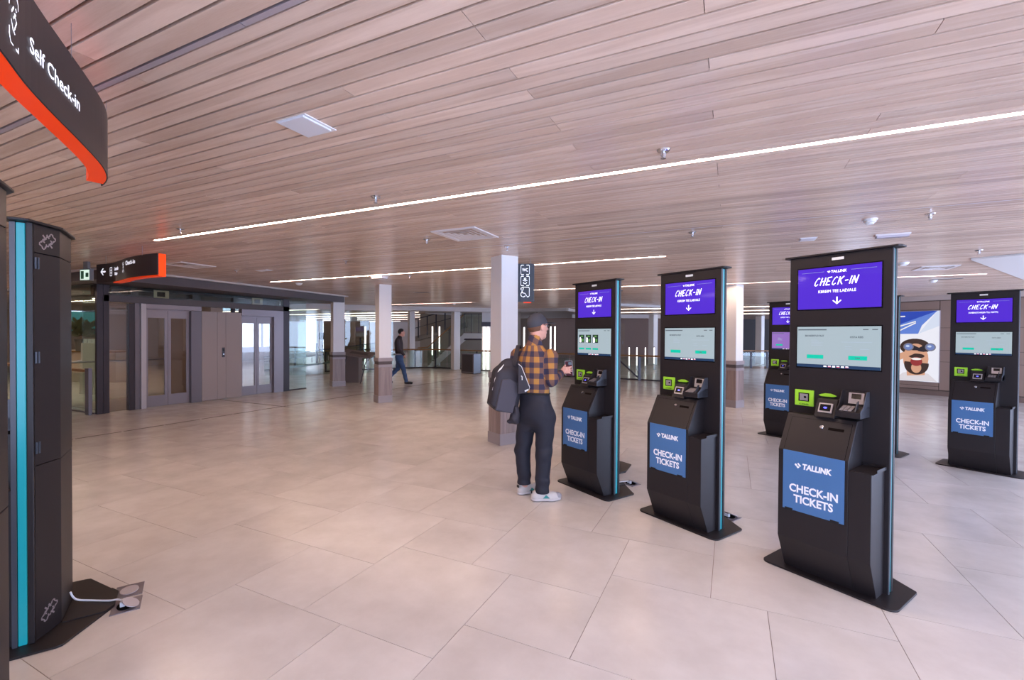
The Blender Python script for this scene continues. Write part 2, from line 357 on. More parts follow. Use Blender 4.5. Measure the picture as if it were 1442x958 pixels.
for cy, hw, x0, x1, seam in ((1.148, .012, -8, 6, (-1.7, -4.9, 1.5)), (5.401, .011, -6, 7, (-2.5, 2.3))):
    xs = [x0] + sorted(seam) + [x1]
    for a, b in zip(xs[:-1], xs[1:]): MB().box(a + .002, b - .002, cy - hw, cy + hw, CZ + .001, CZ + .02).build('cable_channel', ALU, ceil)
names = {-.469: 'light strip in the oak ceiling behind the camera, out of the picture', 3.331: 'long white light strip crossing the whole oak ceiling above the kiosks', 7.131: 'light strip in the oak ceiling passing behind the column beside the man', 11.131: 'short light strip in the ceiling between the two first kiosks, far back', 11.431: 'thin light strip in the ceiling to the right of the nearest kiosk', 14.531: 'far light strip in the ceiling above the walking man', 5.731: 'light strip left of the lifts, seen through the glass, middle one', 8.631: 'light strip left of the lifts, seen through the glass, farthest one', 3.831: 'light strip left of the lifts, seen through the glass, nearest one'}
for (y, a, b, wd) in STRIPS:
    t = thing('light_strip', names[y], 'ceiling light', ((a + b) / 2, y, CZ), 0, 'light strips in the oak ceiling'); h = (b - a) / 2
    MB().box(-h, h, -wd / 2 + .004, wd / 2 - .004, .002, .01).build('diffuser', LED, t)
    MB().box(-h, h, -wd / 2, -wd / 2 + .004, -.002, .016).box(-h, h, wd / 2 - .004, wd / 2, -.002, .016).build('housing', ALU, t)
#@@REST
# ------------------------------------------------------------------ check-in kiosks (local x to the user's right, y into the kiosk, z up)
PURPLE = mat('purple_screen', (20, 10, 60), .06, emit=(84, 48, 205), es=1.0); PALE = mat('pale_screen', (60, 66, 70), .06, emit=(168, 184, 192), es=.95)
LILAC = mat('lilac_screen', (60, 50, 80), .06, emit=(150, 112, 190), es=.9)
NAVY = mat('screen_navy_bar', (20, 30, 50), .1, emit=(40, 62, 92), es=.9); GREENBTN = mat('screen_green', (10, 120, 100), .2, emit=(20, 178, 150), es=.95)
SCRTXT = mat('screen_grey_text', (40, 44, 50), .3, emit=(92, 104, 114), es=.8); SCRLINE = mat('screen_faint_line', (120, 130, 140), .3, emit=(140, 156, 166), es=.9)
LIME = mat('lime_green', (150, 200, 52), .4, emit=(130, 220, 30), es=.1); BLUE = mat('sign_blue', (70, 112, 160), .4); TXT = mat('white_vinyl', (240, 240, 244), .5)
PINK = mat('flag_red', (190, 60, 80), .3, emit=(200, 70, 90), es=.9); SILVER = mat('silver_plastic', (186, 180, 182), .3, .6); BLUELED = mat('blue_led', (40, 40, 200), .3, emit=(90, 90, 255), es=3)
CHROME = mat('chrome', (215, 215, 220), .15, 1); KEYS = mat('keypad_grey', (140, 132, 132), .4); SKYB = mat('dark_screen_photo', (30, 40, 36), .2, emit=(40, 58, 50), es=.8); GREENPH = mat('screen_photo_green', (70, 120, 60), .3, emit=(80, 140, 60), es=.8)
EMBLEM = mat('knot_emblem_grey', (150, 140, 142), .4, .3)
def swallow(cx, cz, s, y):
    """two folded wing strokes beside the company name"""
    mb = MB(); a = [(-1, .15), (-.55, .62), (-.05, .1), (.45, .55), (1, .05), (.1, -.95), (-.2, -.6), (.25, -.1), (.02, .02), (-.45, -.5)]
    w1 = [(-1.0, .25), (-.6, .65), (-.1, .1), (-.5, -.3)]; w2 = [(-.15, .62), (.15, .95), (1.0, .1), (.62, -.28)]; w3 = [(-.42, -.42), (.02, .02), (.5, -.42), (.05, -.9)]
    for q in (w1, w2, w3): mb.poly([(cx + x * s, y, cz + z * s) for x, z in q])
    return mb
def brush(cx, cz, hgt, wid):
    """hand painted CHECK-IN"""
    L = []; cw = wid / 7.35; sl = .28
    def ch(i, lines, sc=1.0):
        for ln in lines: L.append([(cx - wid / 2 + (i + p[0] * .74) * cw + (p[1] - .5) * hgt * sl, cz + p[1] * hgt) for p in ln])
    Cc = [[(.95, .86), (.7, 1.0), (.35, .85), (.08, .45), (.12, .1), (.4, -.02), (.85, .2)]]
    ch(0, Cc); ch(1, [[(.1, 1), (.08, 0)], [(.9, 1.02), (.86, -.03)], [(-.05, .48), (1.05, .56)]])
    ch(2, [[(.12, .98), (.1, .0)], [(.1, .97), (.95, 1.02)], [(.1, .5), (.75, .54)], [(.08, .02), (.95, .06)]]); ch(3, Cc)
    ch(4, [[(.1, 1), (.06, -.02)], [(.95, 1.02), (.14, .48)], [(.3, .58), (.95, .0)]]); ch(4.95, [[(.15, .46), (.85, .49)]])
    ch(5.75, [[(.3, 1), (.26, 0)]]); ch(6.3, [[(.06, -.02), (.1, .98)], [(.1, .98), (.9, .02)], [(.9, .02), (.98, 1.04)]])
    return strokes(L, hgt * .125, .1835)
def base_outline():
    r = .055; p = []
    for (cx, cy, a0) in ((-.395 + r, r, 180), (.395 - r, r, 270)):
        p += [(cx + r * math.cos(math.radians(a0 + 90 * i / 5)), cy + r * math.sin(math.radians(a0 + 90 * i / 5))) for i in range(6)]
    p += [(.395, .375), (.388, .396), (.10, .562), (.085, .568), (-.085, .568), (-.10, .562), (-.388, .396), (-.395, .375)]
    return p
def emb_mesh():
    def loop(cx, cz, r, g0, g1): return [(cx + r * math.cos(t) * (1 + .22 * math.cos(4 * t)), cz + r * math.sin(t) * (1 + .22 * math.cos(4 * t))) for t in [math.radians(g0 + (g1 - g0) * i / 18) for i in range(19)]]
    L = [loop(-.024, -.018, .022, 70, 340), loop(.024, .018, .022, 250, 520), loop(0, 0, .021, 60, 210), loop(0, 0, .021, 240, 390), [(-.03, .03), (-.012, .012)], [(.03, -.03), (.012, -.012)], [(-.006, .036), (.004, .026)]]
    return strokes(L, .009, 0)
def sub_text(y=-.0365):
    pass
SUB = {}
def kparts():
    P = []      # (name, mesh, parent index or None, label)
    def add(name, mb, m, parent=None, bevel=0, label=None, smooth=False):
        P.append((name, mb.mesh(name, m, bevel, smooth), parent, label)); return len(P) - 1
    add('base_plate', MB().prism(base_outline(), 0, .012), BLACK, bevel=.003)
    add('cable_cover', MB().prism([(-.15, .352), (.15, .352), (.15, .532), (.085, .569), (-.085, .569), (-.15, .532)], .012, .018), BLACK, bevel=.002)
    fp = MB()
    for z0, z1 in ((.012, 2.205),): fp.box(-.30, .30, .19, .211, z0, z1)
    add('front_panel', fp, BLACK, bevel=.003)
    add('core', MB().box(-.283, .283, .211, .255, .012, 2.205), BLACK)
    for s in (-1, 1): add('light_strip', MB().box(min(s * .283, s * .296), max(s * .283, s * .296), .2135, .246, .014, 2.2), TEAL, bevel=.002)
    for s in (-1, 1): add('edge_profile', MB().box(min(s * .2995, s * .3025), max(s * .2995, s * .3025), .192, .2125, .013, 2.2), GRAPH)
    add('back_panel', MB().box(-.30, .30, .25, .275, .012, 2.205), BLACK, bevel=.003)
    add('top_cap', MB().prism([(-.33, .172), (.33, .172), (.345, .2), (.345, .27), (.30, .29), (.16, .366), (-.16, .366), (-.30, .29), (-.345, .27), (-.345, .2)], 2.205, 2.217), BLACK, bevel=.003)
    for z0, z1 in ((.014, .934), (.938, 2.052), (2.056, 2.203)):
        add('cabinet_panel', MB().prism([(.285, .276), (.138, .348), (-.138, .348), (-.285, .276)], z0, z1), BLACK, bevel=.002)
    for z in (2.0, 1.505, 1.03):
        add('hinge', MB().box(.276, .284, .279, .286, z - .03, z + .03).box(.262, .270, .287, .294, z - .03, z + .03), GRAPH)
    e = emb_mesh(); Mx = Matrix.Translation((.21, .3145, 2.125)) @ Matrix.Rotation(PI + math.atan2(.072, .147) * -1, 4, 'Z')
    for z in (2.125, .13):
        Mx = Matrix.Translation((.2115, .3135, z)) @ Matrix.Rotation(PI - math.atan2(.072, .147), 4, 'Z')
        q = MB(); q.add([Mx @ Vector(v) for v in e.v], e.f); add('knot_emblem', q, EMBLEM, label='light grey interlaced knot emblem')
    # body: hooded upper part with sloping door, lower bin, shelf at the right
    add('body', MB().prism_x([(.19, .012), (.075, .012), (-.03, .25), (-.03, .855), (.105, 1.095), (.19, 1.095)], -.265, .155), BLACK, bevel=.003)
    add('side_bin', MB().prism_x([(.19, .012), (.075, .012), (-.03, .25), (-.03, .80), (.19, .80)], .1555, .275), BLACK, bevel=.003)
    add('side_tray', MB().box(.158, .285, -.028, .188, .80, .804).box(.279, .285, .03, .188, .803, .822).box(.158, .279, .182, .188, .804, .82), BLACK, bevel=.001)
    sl = math.atan2(.24, .135); N = Vector((0, -math.sin(sl), math.cos(sl))); U = Vector((0, math.cos(sl), math.sin(sl)))
    def S(x, u, h=0): q = Vector((x, -.03, .855)) + U * u + N * h; return q
    Ms = Matrix(((1, 0, 0, 0), (0, U.y, N.y, -.03), (0, U.z, N.z, .855), (0, 0, 0, 1)))
    gap = add('door_recess', MB().box(-.232, .134, -.004, .25, -.001, .0004, M=Ms), DARKVOID)
    d = add('front_door', MB().box(-.229, .131, -.002, .247, .0005, .003, M=Ms), BLACK, bevel=.001)
    add('lock', MB().lathe([(.0001, .003), (.013, .003), (.013, .009), (.009, .011), (.0001, .011)], 14, Ms @ Matrix.Translation((-.035, .20, 0))), CHROME, d, label='round chrome lock')
    add('receipt_slot', MB().box(.005, .095, .186, .205, .002, .0036, M=Ms), DARKVOID, d)
    sg = add('sign_plate', MB().box(-.231, .136, -.0365, -.0315, .452, .857), BLUE, bevel=.001, label='blue sign plate reading CHECK-IN TICKETS')
    for x in (-.19, .085): add('clip', MB().box(x - .024, x + .024, -.041, -.03, .444, .462), RUBBER)
    add('logo', swallow(-.136, .763, .021, -.0375), TXT, sg)
    add('lettering', text('TALLINK', .05, -.024, .747, .0024, .12, width=.172).add([], []), TXT, sg)
    P[-1][1].transform(Matrix.Translation((0, -.0372, 0)))
    for s_, z, w_ in (('CHECK-IN', .582, .29), ('TICKETS', .512, .236)):
        add('lettering', text(s_, .072, -.042, z, .0021, 0, width=w_), TXT, sg); P[-1][1].transform(Matrix.Translation((0, -.0372, 0)))
    # screens
    for z0, z1 in ((1.833, 2.118), (1.425, 1.709)): add('screen_bezel', MB().box(-.253, .253, .1875, .1905, z0 - .008, z1 + .008), BLACKG)
    us = add('upper_screen', MB().box(-.245, .245, .1845, .188, 1.833, 2.118), PURPLE, label='glowing purple upper screen with CHECK-IN in brush letters')
    up = lambda mb: (mb, TXTS)
    add('lettering', brush(-.003, 1.995, .052, .262), LIT, us)
    add('logo', swallow(-.051, 2.086, .0095, .1838), LIT, us)
    add('lettering', text('TALLINK', .025, .007, 2.078, .0003, .1, width=.092), LIT, us); P[-1][1].transform(Matrix.Translation((0, .1842, 0)))
    ar = strokes([[(0, 1.912), (0, 1.868)], [(-.024, 1.888), (0, 1.866), (.024, 1.888)]], .008, .1838); add('arrow_mark', ar, LIT, us)
    for a, b in ((-.22, -.08), (.08, .22)): add('rule_line', MB().box(a, b, .1838, .1842, 2.088, 2.0895), SCRLINE, us)
    # scanner, ticket slot, reader, payment terminal
    sf = add('scanner_frame', MB().box(-.255, -.133, .176, .19, 1.146, 1.259), LIME, bevel=.003, label='lime green barcode scanner frame')
    add('scanner_window', MB().box(-.229, -.16, .1745, .1765, 1.178, 1.238), BLACKG, sf)
    add('scanner_lens', MB().box(-.221, -.168, .173, .175, 1.184, 1.232).add([], []), SILVER, sf)
    add('lens_dot', MB().lathe([(.0001, 0), (.008, 0), (.008, .002), (.0001, .002)], 12, Matrix.Translation((-.185, .173, 1.209)) @ Matrix.Rotation(PI / 2, 4, 'X')), BLACKG, sf)
    add('lettering', text('SCANNER', .014, -.194, 1.153, 0, 0), RUBBER, sf); P[-1][1].transform(Matrix.Translation((0, .1755, 0)))
    ts = MB(); ts.prism([(-.10, 0), (-.085, -.008), (-.01, -.008), (.007, 0), (-.01, .007), (-.03, .013), (-.065, .013), (-.085, .007)], 0, .016, M=Matrix.Translation((0, .19, 1.235)) @ Matrix.Rotation(PI / 2, 4, 'X'))
    add('ticket_slot', ts, LIME, bevel=.001, label='lime green ticket slot')
    # reader wedge
    rd = add('card_reader', MB().prism_x([(.19, 1.098), (.075, 1.098), (.13, 1.216), (.19, 1.216)], -.088, .034), BLACK, bevel=.002)
    a = math.atan2(.118, .055); Mr = Matrix(((1, 0, 0, -.027), (0, math.cos(a), -math.sin(a), .1025), (0, math.sin(a), math.cos(a), 1.157), (0, 0, 0, 1)))
    add('reader_bezel', MB().box(-.042, .042, -.034, .034, 0, .009, M=Mr), SILVER, rd, bevel=.004)
    add('reader_display', MB().box(-.032, .032, -.023, .023, .009, .0102, M=Mr), BLACKG, rd)
    add('reader_light', MB().lathe([(.0001, 0), (.011, 0), (.009, .001), (.0001, .001)], 14, Mr @ Matrix.Translation((0, 0, .0102)) @ Matrix.Diagonal((1, .55, 1, 1))), BLUELED, rd, label='glowing blue reader light')
    # payment terminal
    tm = add('payment_terminal', MB().prism_x([(.19, 1.13), (.15, 1.12), (.045, 1.12), (.045, 1.155), (.155, 1.19), (.19, 1.19)], .05, .19), BLACK, bevel=.002)
    for x in (.05, .186): add('terminal_cheek', MB().prism_x([(.19, 1.12), (.045, 1.12), (.045, 1.165), (.09, 1.19), (.145, 1.284), (.19, 1.284)], x, x + .004), GRAPH if x > .1 else BLACK, tm, bevel=.0008)
    add('terminal_back', MB().prism_x([(.19, 1.19), (.155, 1.19), (.172, 1.28), (.19, 1.28)], .054, .186), BLACK, tm)
    Mk = Matrix(((1, 0, 0, .105), (0, .953, -.303, .1), (0, .303, .953, 1.1745), (0, 0, 0, 1)))
    kb = MB()
    for i in range(4):
        for j in range(3): kb.box(-.038 + j * .024, -.019 + j * .024, -.046 + i * .02, -.031 + i * .02, 0, .005, M=Mk)
    add('keypad', kb, KEYS, tm)
    add('key_shield', MB().prism_x([(.06, 1.16), (.11, 1.175), (.12, 1.225), (.10, 1.22)], .15, .156), GRAPH, tm)
    Mb = Matrix(((1, 0, 0, .12), (0, .19, -.98, .162), (0, .98, .19, 1.232), (0, 0, 0, 1)))
    add('terminal_screen', MB().box(-.036, .05, -.032, .04, 0, .004, M=Mb), SILVER, tm); add('terminal_display', MB().box(-.02, .034, .0, .034, .004, .0052, M=Mb), BLACKG, tm)
    add('brand_light', MB().box(-.036, .036, .186, .19, 2.163, 2.181), mat('dim_white_lamp', (190, 188, 190), .4, emit=(200, 198, 200), es=.35), bevel=.002)
    return P
KP = kparts()
SCR2 = {}
def screen2(kind):
    """parts of the lower screen: (name, mesh, is_root)"""
    if kind in SCR2: return SCR2[kind]
    P = []; y = .1838
    def add(name, mb, m): P.append((name, mb.mesh(name, m)))
    add('lower_screen', MB().box(-.247, .247, .1845, .188, 1.425, 1.709), LILAC if kind == 'lilac' else PALE)
    add('task_bar', MB().box(-.247, .247, y, .1846, 1.425, 1.446), NAVY)
    fl = MB()
    for i in range(6): fl.box(-.075 + i * .026, -.058 + i * .026, y - .0005, y, 1.431, 1.440)
    add('language_flags', fl, LIT)
    fl = MB()
    for i in (1, 3, 5): fl.box(-.075 + i * .026, -.058 + i * .026, y - .0008, y - .0005, 1.431, 1.436)
    add('flag_stripe', fl, PINK)
    tx = MB(); t2 = MB()
    tx.box(-.24, -.06, y, .1846, 1.684, 1.692); tx.box(.15, .18, y, .1846, 1.685, 1.691); tx.box(.20, .23, y, .1846, 1.685, 1.691)
    if kind == 'photos':
        for i in range(3):
            x0 = -.225 + i * .105
            add('product_picture', MB().box(x0, x0 + .082, y, .1846, 1.558, 1.645), SKYB)
            add('picture_detail', MB().box(x0 + .045, x0 + .07, y - .0004, y, 1.57, 1.60).box(x0 + .03, x0 + .06, y - .0004, y, 1.62, 1.635), GREENPH)
            add('picture_highlight', MB().prism([(x0 + .008, 1.562), (x0 + .034, 1.562), (x0 + .034, 1.60), (x0 + .02, 1.622), (x0 + .008, 1.61)], 0, .0005, M=Matrix.Translation((0, y, 0)) @ Matrix.Rotation(PI / 2, 4, 'X')), LIT)
            t2.box(x0 + .01, x0 + .072, y, .1846, 1.535, 1.540); t2.box(x0 + .02, x0 + .06, y, .1846, 1.522, 1.526)
            add('button', MB().box(x0, x0 + .082, y, .1846, 1.484, 1.503), GREENBTN)
        for k in range(4): t2.box(.19, .215, y, .1846, 1.50 + k * .03, 1.503 + k * .03)
    else:
        if kind != 'lilac':
            for s_, cx, cz, w_ in (('BRONEERITUD PILET', -.135, 1.640, .12), ('OSTA REIS', .115, 1.632, .074)):
                q = text(s_, .017, cx, cz, .0004, width=w_).mesh('lettering', SCRTXT); q.transform(Matrix.Translation((0, .1842, 0))); P.append(('lettering', q))
        for k in range(5): t2.box(-.155, -.155 + (.07, .06, .075, .05, .04)[k], y, .1846, 1.578 + k * .009, 1.581 + k * .009)
        t2.box(.03, .2, y, .1846, 1.602, 1.606); t2.box(.05, .09, y, .1846, 1.572, 1.576); t2.box(.05, .09, y, .1846, 1.556, 1.560); t2.box(.135, .185, y, .1846, 1.556, 1.560)
        add('button', MB().box(-.182, -.078, y, .1846, 1.486, 1.513), GREENBTN); add('button', MB().box(.07, .175, y, .1846, 1.486, 1.513), GREENBTN)
        q = text('VALI', .014, .1225, 1.4945, .0003).mesh('lettering', SCRTXT); q.transform(Matrix.Translation((0, .1835, 0))); P.append(('lettering', q))
    add('heading_bar', tx, SCRTXT); add('small_print', t2, SCRLINE)
    SCR2[kind] = P; return P
def sub_mesh(s_, w_):
    if s_ not in SUB:
        me = text(s_, .028, -.003, 1.943, 0, 0, width=w_).mesh('lettering', LIT); me.transform(Matrix.Translation((0, .1842, 0))); SUB[s_] = me
    return SUB[s_]
def kiosk(lx, ly, label, sub=('KIIREIM TEE LAEVALE', .222), kind='plain', rz=KA, world=None, group='black check-in kiosks'):
    p = world or K(lx, ly); t = thing('check_in_kiosk', label, 'kiosk', p, rz, group); objs = []
    for (name, me, par, lab) in KP:
        o = link(name, me, t if par is None else objs[par]); objs.append(o)
        if lab: o['label'] = lab
        if name == 'upper_screen': link('lettering', sub_mesh(*sub), o)
    root = None
    for name, me in screen2(kind):
        o = link(name, me, t if root is None else root); root = root or o
        if name in ('small_print', 'heading_bar', 'flag_stripe', 'language_flags', 'picture_detail'): o['kind'] = 'stuff'
    root['label'] = {'plain': 'pale lower touch screen with two green buttons', 'photos': 'pale lower touch screen with three pictures', 'lilac': 'lilac tinted lower touch screen'}[kind]
    return t
kiosk(-1.322, 3.395, 'nearest black check-in kiosk, large at right, alone in front of the others')
kiosk(-2.462, 3.395, 'middle black check-in kiosk of the front three, between the nearest one and the man')
kiosk(-3.552, 3.31, 'black check-in kiosk the man in the checked shirt is using', kind='photos')
kiosk(-1.388, 7.86, 'black check-in kiosk farther back at the far right, beside the lit poster', sub=('SNABBASTE VÄGEN TILL FARTYG', .26))
kiosk(-2.515, 7.82, 'black check-in kiosk seen as a thin teal edge behind the nearest kiosk')
kiosk(-3.625, 7.755, 'black check-in kiosk half hidden at the left of the nearest one, lilac lower screen', kind='lilac')
kiosk(-3.665, -.98, 'black check-in kiosk seen from behind at left, wide teal strip and knot emblems')
kiosk(-2.53, -.98, 'black check-in kiosk cut by the left frame edge, brownish back closest to the camera')
kiosk(0, 0, 'black check-in kiosk showing only back edge and floor plate behind the kiosk in use', rz=KA - PI / 2, world=K(-4.295, 4.125))
# floor boxes with lids and cables behind the kiosks
BOXM = mat('floor_box_steel', (128, 122, 130), .4, .5); LIDM = mat('floor_box_lid', (176, 168, 172), .5); CABLE = mat('white_cable', (214, 214, 220), .5)
def floor_box(lx, ly, label, opened, grp='floor socket boxes'):
    t = thing('floor_box', label, 'socket box', K(lx, ly), KA, grp)
    MB().box(-.085, .085, -.07, .07, 0, .004).build('frame', BOXM, t, bevel=.0015)
    if opened:
        MB().lathe([(.0001, .004), (.058, .004), (.058, .006), (.0001, .006)], 20, Matrix.Diagonal((1, .8, 1, 1))).build('socket_well', DARKVOID, t)
        MB().lathe([(.0001, 0), (.056, 0), (.056, .005), (.0001, .005)], 20, Matrix.Translation((.015, .02, .02)) @ Matrix.Rotation(math.radians(-28), 4, 'X') @ Matrix.Diagonal((1, .8, 1, 1))).build('lid', LIDM, t)
        MB().box(-.03, .012, -.025, .0, .006, .03).box(.0, .02, -.03, -.005, .006, .036).build('plug', CABLE, t, bevel=.003)
    else: MB().lathe([(.0001, .004), (.058, .004), (.058, .008), (.0001, .008)], 22, Matrix.Diagonal((1, .8, 1, 1))).build('lid', LIDM, t)
    return t
floor_box(-3.75, -.36, 'closed square floor socket box with round lid, behind the left kiosk', False)
floor_box(-3.555, -.355, 'open square floor socket box with the white plug, behind the left kiosk', True)
floor_box(-3.42, 3.95, 'open floor socket box on the floor just behind the kiosk the man uses', True)
floor_box(-2.30, 3.97, 'open floor socket box behind the second kiosk, between two base plates', True)
def cable(pts, label):
    tag(MB().tube(pts, .0055, 8).build('power_cable', CABLE, None, smooth=True), label, 'cable', 'white power cables')
def spl(P, n=6):
    P = [Vector(p) for p in P]; out = []
    for i in range(len(P) - 1):
        a = P[max(i - 1, 0)]; b = P[i]; c = P[i + 1]; d = P[min(i + 2, len(P) - 1)]
        for k in range(n):
            t = k / n; out.append(.5 * (2 * b + (c - a) * t + (2 * a - 5 * b + 4 * c - d) * t * t + (3 * b - a - 3 * c + d) * t ** 3))
    return out + [P[-1]]
cable(spl([K(-3.70, -.626, .1), K(-3.695, -.60, .05), K(-3.675, -.52, .027), K(-3.62, -.44, .027), K(-3.60, -.40, .03), K(-3.565, -.365, .025)]), 'white cable running from the left kiosk over its base plate to the open floor box')
cable(spl([K(-3.50, 3.66, .08), K(-3.50, 3.72, .035), K(-3.47, 3.82, .028), K(-3.44, 3.9, .03), K(-3.43, 3.94, .026)]), 'white cable behind the kiosk the man uses')
cable(spl([K(-2.44, 3.745, .08), K(-2.43, 3.80, .035), K(-2.38, 3.88, .028), K(-2.33, 3.94, .03), K(-2.31, 3.96, .026)]), 'white cable behind the second kiosk from the man')
#@@REST2
# ------------------------------------------------------------------ columns
def column(x, y, label, boards=3, wood_base=True, s=.30, rz=KA):
    t = thing('column', label, 'column', (x, y, 0), rz, 'white square columns'); h = s / 2
    MB().box(-h, h, -h, h, .95 if wood_base else .0, CZ + .03).build('shaft', WHITE, t, bevel=.006)
    if not wood_base: return t
    b = h + .014; gm = mat('column_grey_trim', (150, 140, 142), .5)
    MB().box(-b + .004, b - .004, -b + .004, b - .004, .0, .99).build('core', mat('base_core', (90, 80, 80), .7), t)
    MB().box(-h - .026, h + .026, -h - .026, h + .026, 0, .166).build('plinth', gm, t, bevel=.004)
    MB().box(-h - .026, h + .026, -h - .026, h + .026, .985, 1.072).build('top_band', gm, t, bevel=.004)
    MB().box(-h - .022, h + .022, -h - .022, h + .022, .848, .91).build('moulding', gm, t, bevel=.006)
    wd = (2 * b) / boards
    for side in range(4):
        M = Matrix.Rotation(side * PI / 2, 4, 'Z')
        for i in range(boards):
            MB().box(-b + i * wd + .0012, -b + (i + 1) * wd - .0012, -b - .002, -b + .006, .167, .847, M=M).build('base_board', GREYWOOD, t)
    return t
column(-3.12, 6.24, 'white square column with grey wood base, directly behind the man with the backpack')
column(-7.58, 8.64, 'white square column with grey wood base hiding half of the walking man', 2)
column(.045, 11.82, 'white square column with grey wood base just right of the middle kiosk')
column(-11.11, 10.58, 'white square column with dark wood base beside the lifts and the slanted display stand', 2, s=.34)
column(-14.0, 17.95, 'plain white column at the far railing, behind the walking man', 1, False, .27)
column(-11.6, 18.15, 'plain white column at the far railing, in front of the staircase', 1, False, .32)
# ------------------------------------------------------------------ hanging signs shaped as S-curved ribbons
def arclen(P):
    P = [Vector((p[0], p[1], 0)) for p in P]; P = spl(P, 8); s = [0]
    for a, b in zip(P[:-1], P[1:]): s.append(s[-1] + (b - a).length)
    return P, s
def at_s(P, S, s):
    i = 0
    while i < len(S) - 2 and S[i + 1] < s: i += 1
    t = (s - S[i]) / max(1e-9, S[i + 1] - S[i]); p = P[i] + (P[i + 1] - P[i]) * t; d = (P[i + 1] - P[i]).normalized(); return p, Vector((d.y, -d.x, 0))
def ribbon(P, S, s0, s1, o0, o1, z0, z1, n=40):
    mb = MB(); vs = []
    for i in range(n + 1):
        p, nn = at_s(P, S, s0 + (s1 - s0) * i / n)
        for (o, z) in ((o0, z0), (o1, z0), (o1, z1), (o0, z1)): q = p + nn * o; vs.append((q.x, q.y, z))
    fs = [(i * 4 + k, i * 4 + (k + 1) % 4, i * 4 + 4 + (k + 1) % 4, i * 4 + 4 + k) for i in range(n) for k in range(4)] + [(0, 1, 2, 3), (n * 4 + 3, n * 4 + 2, n * 4 + 1, n * 4)]
    return mb.add(vs, fs)
def bend(mb, P, S, s0, off=.0025):
    out = MB(); vs = []
    for (x, y, z) in mb.v:
        p, nn = at_s(P, S, s0 + x); q = p + nn * (off - y * .5); vs.append((q.x, q.y, z))
    return out.add(vs, mb.f)
def icon_checkin(cx, cz, k, sw=.09):
    L = [[(-.5, .35), (-.5, .75), (-.3, 1), (-.1, 1)], [(.15, 1), (.35, 1), (.5, .85), (.5, .6)], [(-.5, -.45), (-.5, -.75), (-.35, -1), (-.05, -1)], [(.2, -1), (.5, -1), (.5, -.8)], [(-.25, .2), (.0, .5)], [(-.05, .05), (.22, .33)], [(.05, -.35), (.3, .05), (.05, .3)], [(-.3, -.1), (-.1, -.4), (.12, -.5)], [(.2, .55), (.3, .45)]]
    return strokes([[(cx + x * k, cz + z * k) for x, z in l] for l in L], k * sw, 0)
def icon_person(cx, cz, k):
    L = [[(-.5, .5), (-.5, .8), (-.3, 1)], [(.3, 1), (.5, .8), (.5, .5)], [(-.5, -.5), (-.5, -.8), (-.3, -1)], [(.3, -1), (.5, -.8), (.5, -.5)], arc(0, .45, .16, 0, 360, 12), [(0, .2), (0, -.25)], [(-.3, .05), (0, .15), (.3, .05)], [(-.22, -.75), (0, -.25), (.22, -.75)]]
    return strokes([[(cx + x * k, cz + z * k) for x, z in l] for l in L], k * .13, 0)
def icon_lift(cx, cz, k):
    mb = strokes([[(cx + x * k, cz + z * k) for x, z in l] for l in ([(-.55, -1), (-.55, 1)], [(.55, 1), (.55, -1)], [(-.6, 1), (.6, 1)], [(-.6, -1), (.6, -1)])], k * .14, 0)
    for sgn in (1, -1): mb.poly([(cx - .3 * k, -.001, cz + sgn * .15 * k), (cx + .3 * k, -.001, cz + sgn * .15 * k), (cx, -.001, cz + sgn * .6 * k)])
    return mb
def rods(P, S, ss, z, t, r=.004):
    for s in ss:
        p, _ = at_s(P, S, s); MB().tube([(p.x, p.y, z), (p.x, p.y, CZ)], r, 6).build('hanger_rod', STEEL, t)
# near sign
P, S = arclen([(-1.28, .21), (-1.53, .355), (-1.78, .52), (-2.03, .675), (-2.4, .945), (-2.6, 1.085), (-2.74, 1.165), (-2.86, 1.215), (-2.98, 1.245)])
sA = min(range(len(P)), key=lambda i: (P[i] - Vector((-1.78, .52, 0))).length); sA = S[sA]
t = thing('hanging_sign', 'large black S-curved hanging sign reading Self Check-in with orange underside', 'sign', (0, 0, 0), 0, 'curved black hanging signs')
pn = ribbon(P, S, 0, S[-1], -.005, 0, 2.405, 2.70).build('sign_face', SIGNBLK, t)
ribbon(P, S, .02, S[-1] - .05, -.07, -.0055, 2.4052, 2.695).build('orange_body', ORANGE, t, bevel=.001)['label'] = 'glowing orange body of the sign'
q = text('Self Check-in', .070, .245 + .222, 2.518, .0003, width=.444); bend(q, P, S, sA).build('lettering', LIT, pn)
bend(icon_checkin(.105, 2.535, .075), P, S, sA).build('phone_icon', LIT, pn)
rods(P, S, (.3, 1.2, 1.9), 2.69, t, .0012)
# far sign
P, S = arclen([(-8.98, 3.675), (-8.72, 3.69), (-8.45, 3.67), (-8.1, 3.60), (-7.75, 3.52), (-7.4, 3.475), (-7.1, 3.465), (-6.90, 3.475)])
L0 = S[-1]
t = thing('hanging_sign', 'smaller black S-curved hanging sign with arrow and Check-in, in front of the lifts', 'sign', (0, 0, 0), 0, 'curved black hanging signs')
pn = ribbon(P, S, 0, L0 - .0, -.014, 0, 2.412, 2.70).build('sign_face', SIGNBLK, t)
ribbon(P, S, .45, L0 + .0, -.105, -.0145, 2.395, 2.698).build('orange_body', ORANGE, t, bevel=.001)['label'] = 'glowing orange body of the sign'
kf = L0
ar = strokes([[(.12, 2.578), (.24, 2.578)], [(.18, 2.63), (.122, 2.578), (.18, 2.526)]], .022, 0); bend(ar, P, S, 0).build('arrow_mark', LIT, pn)
bend(icon_lift(.42, 2.567, .062), P, S, 0).build('lift_icon', LIT, pn)
bend(text('Laevale', .075, .66, 2.575, .001, width=.19), P, S, 0).build('lettering', LIT, pn)
bend(text('Ships', .06, .64, 2.505, .001, width=.14), P, S, 0).build('lettering', LIT, pn)
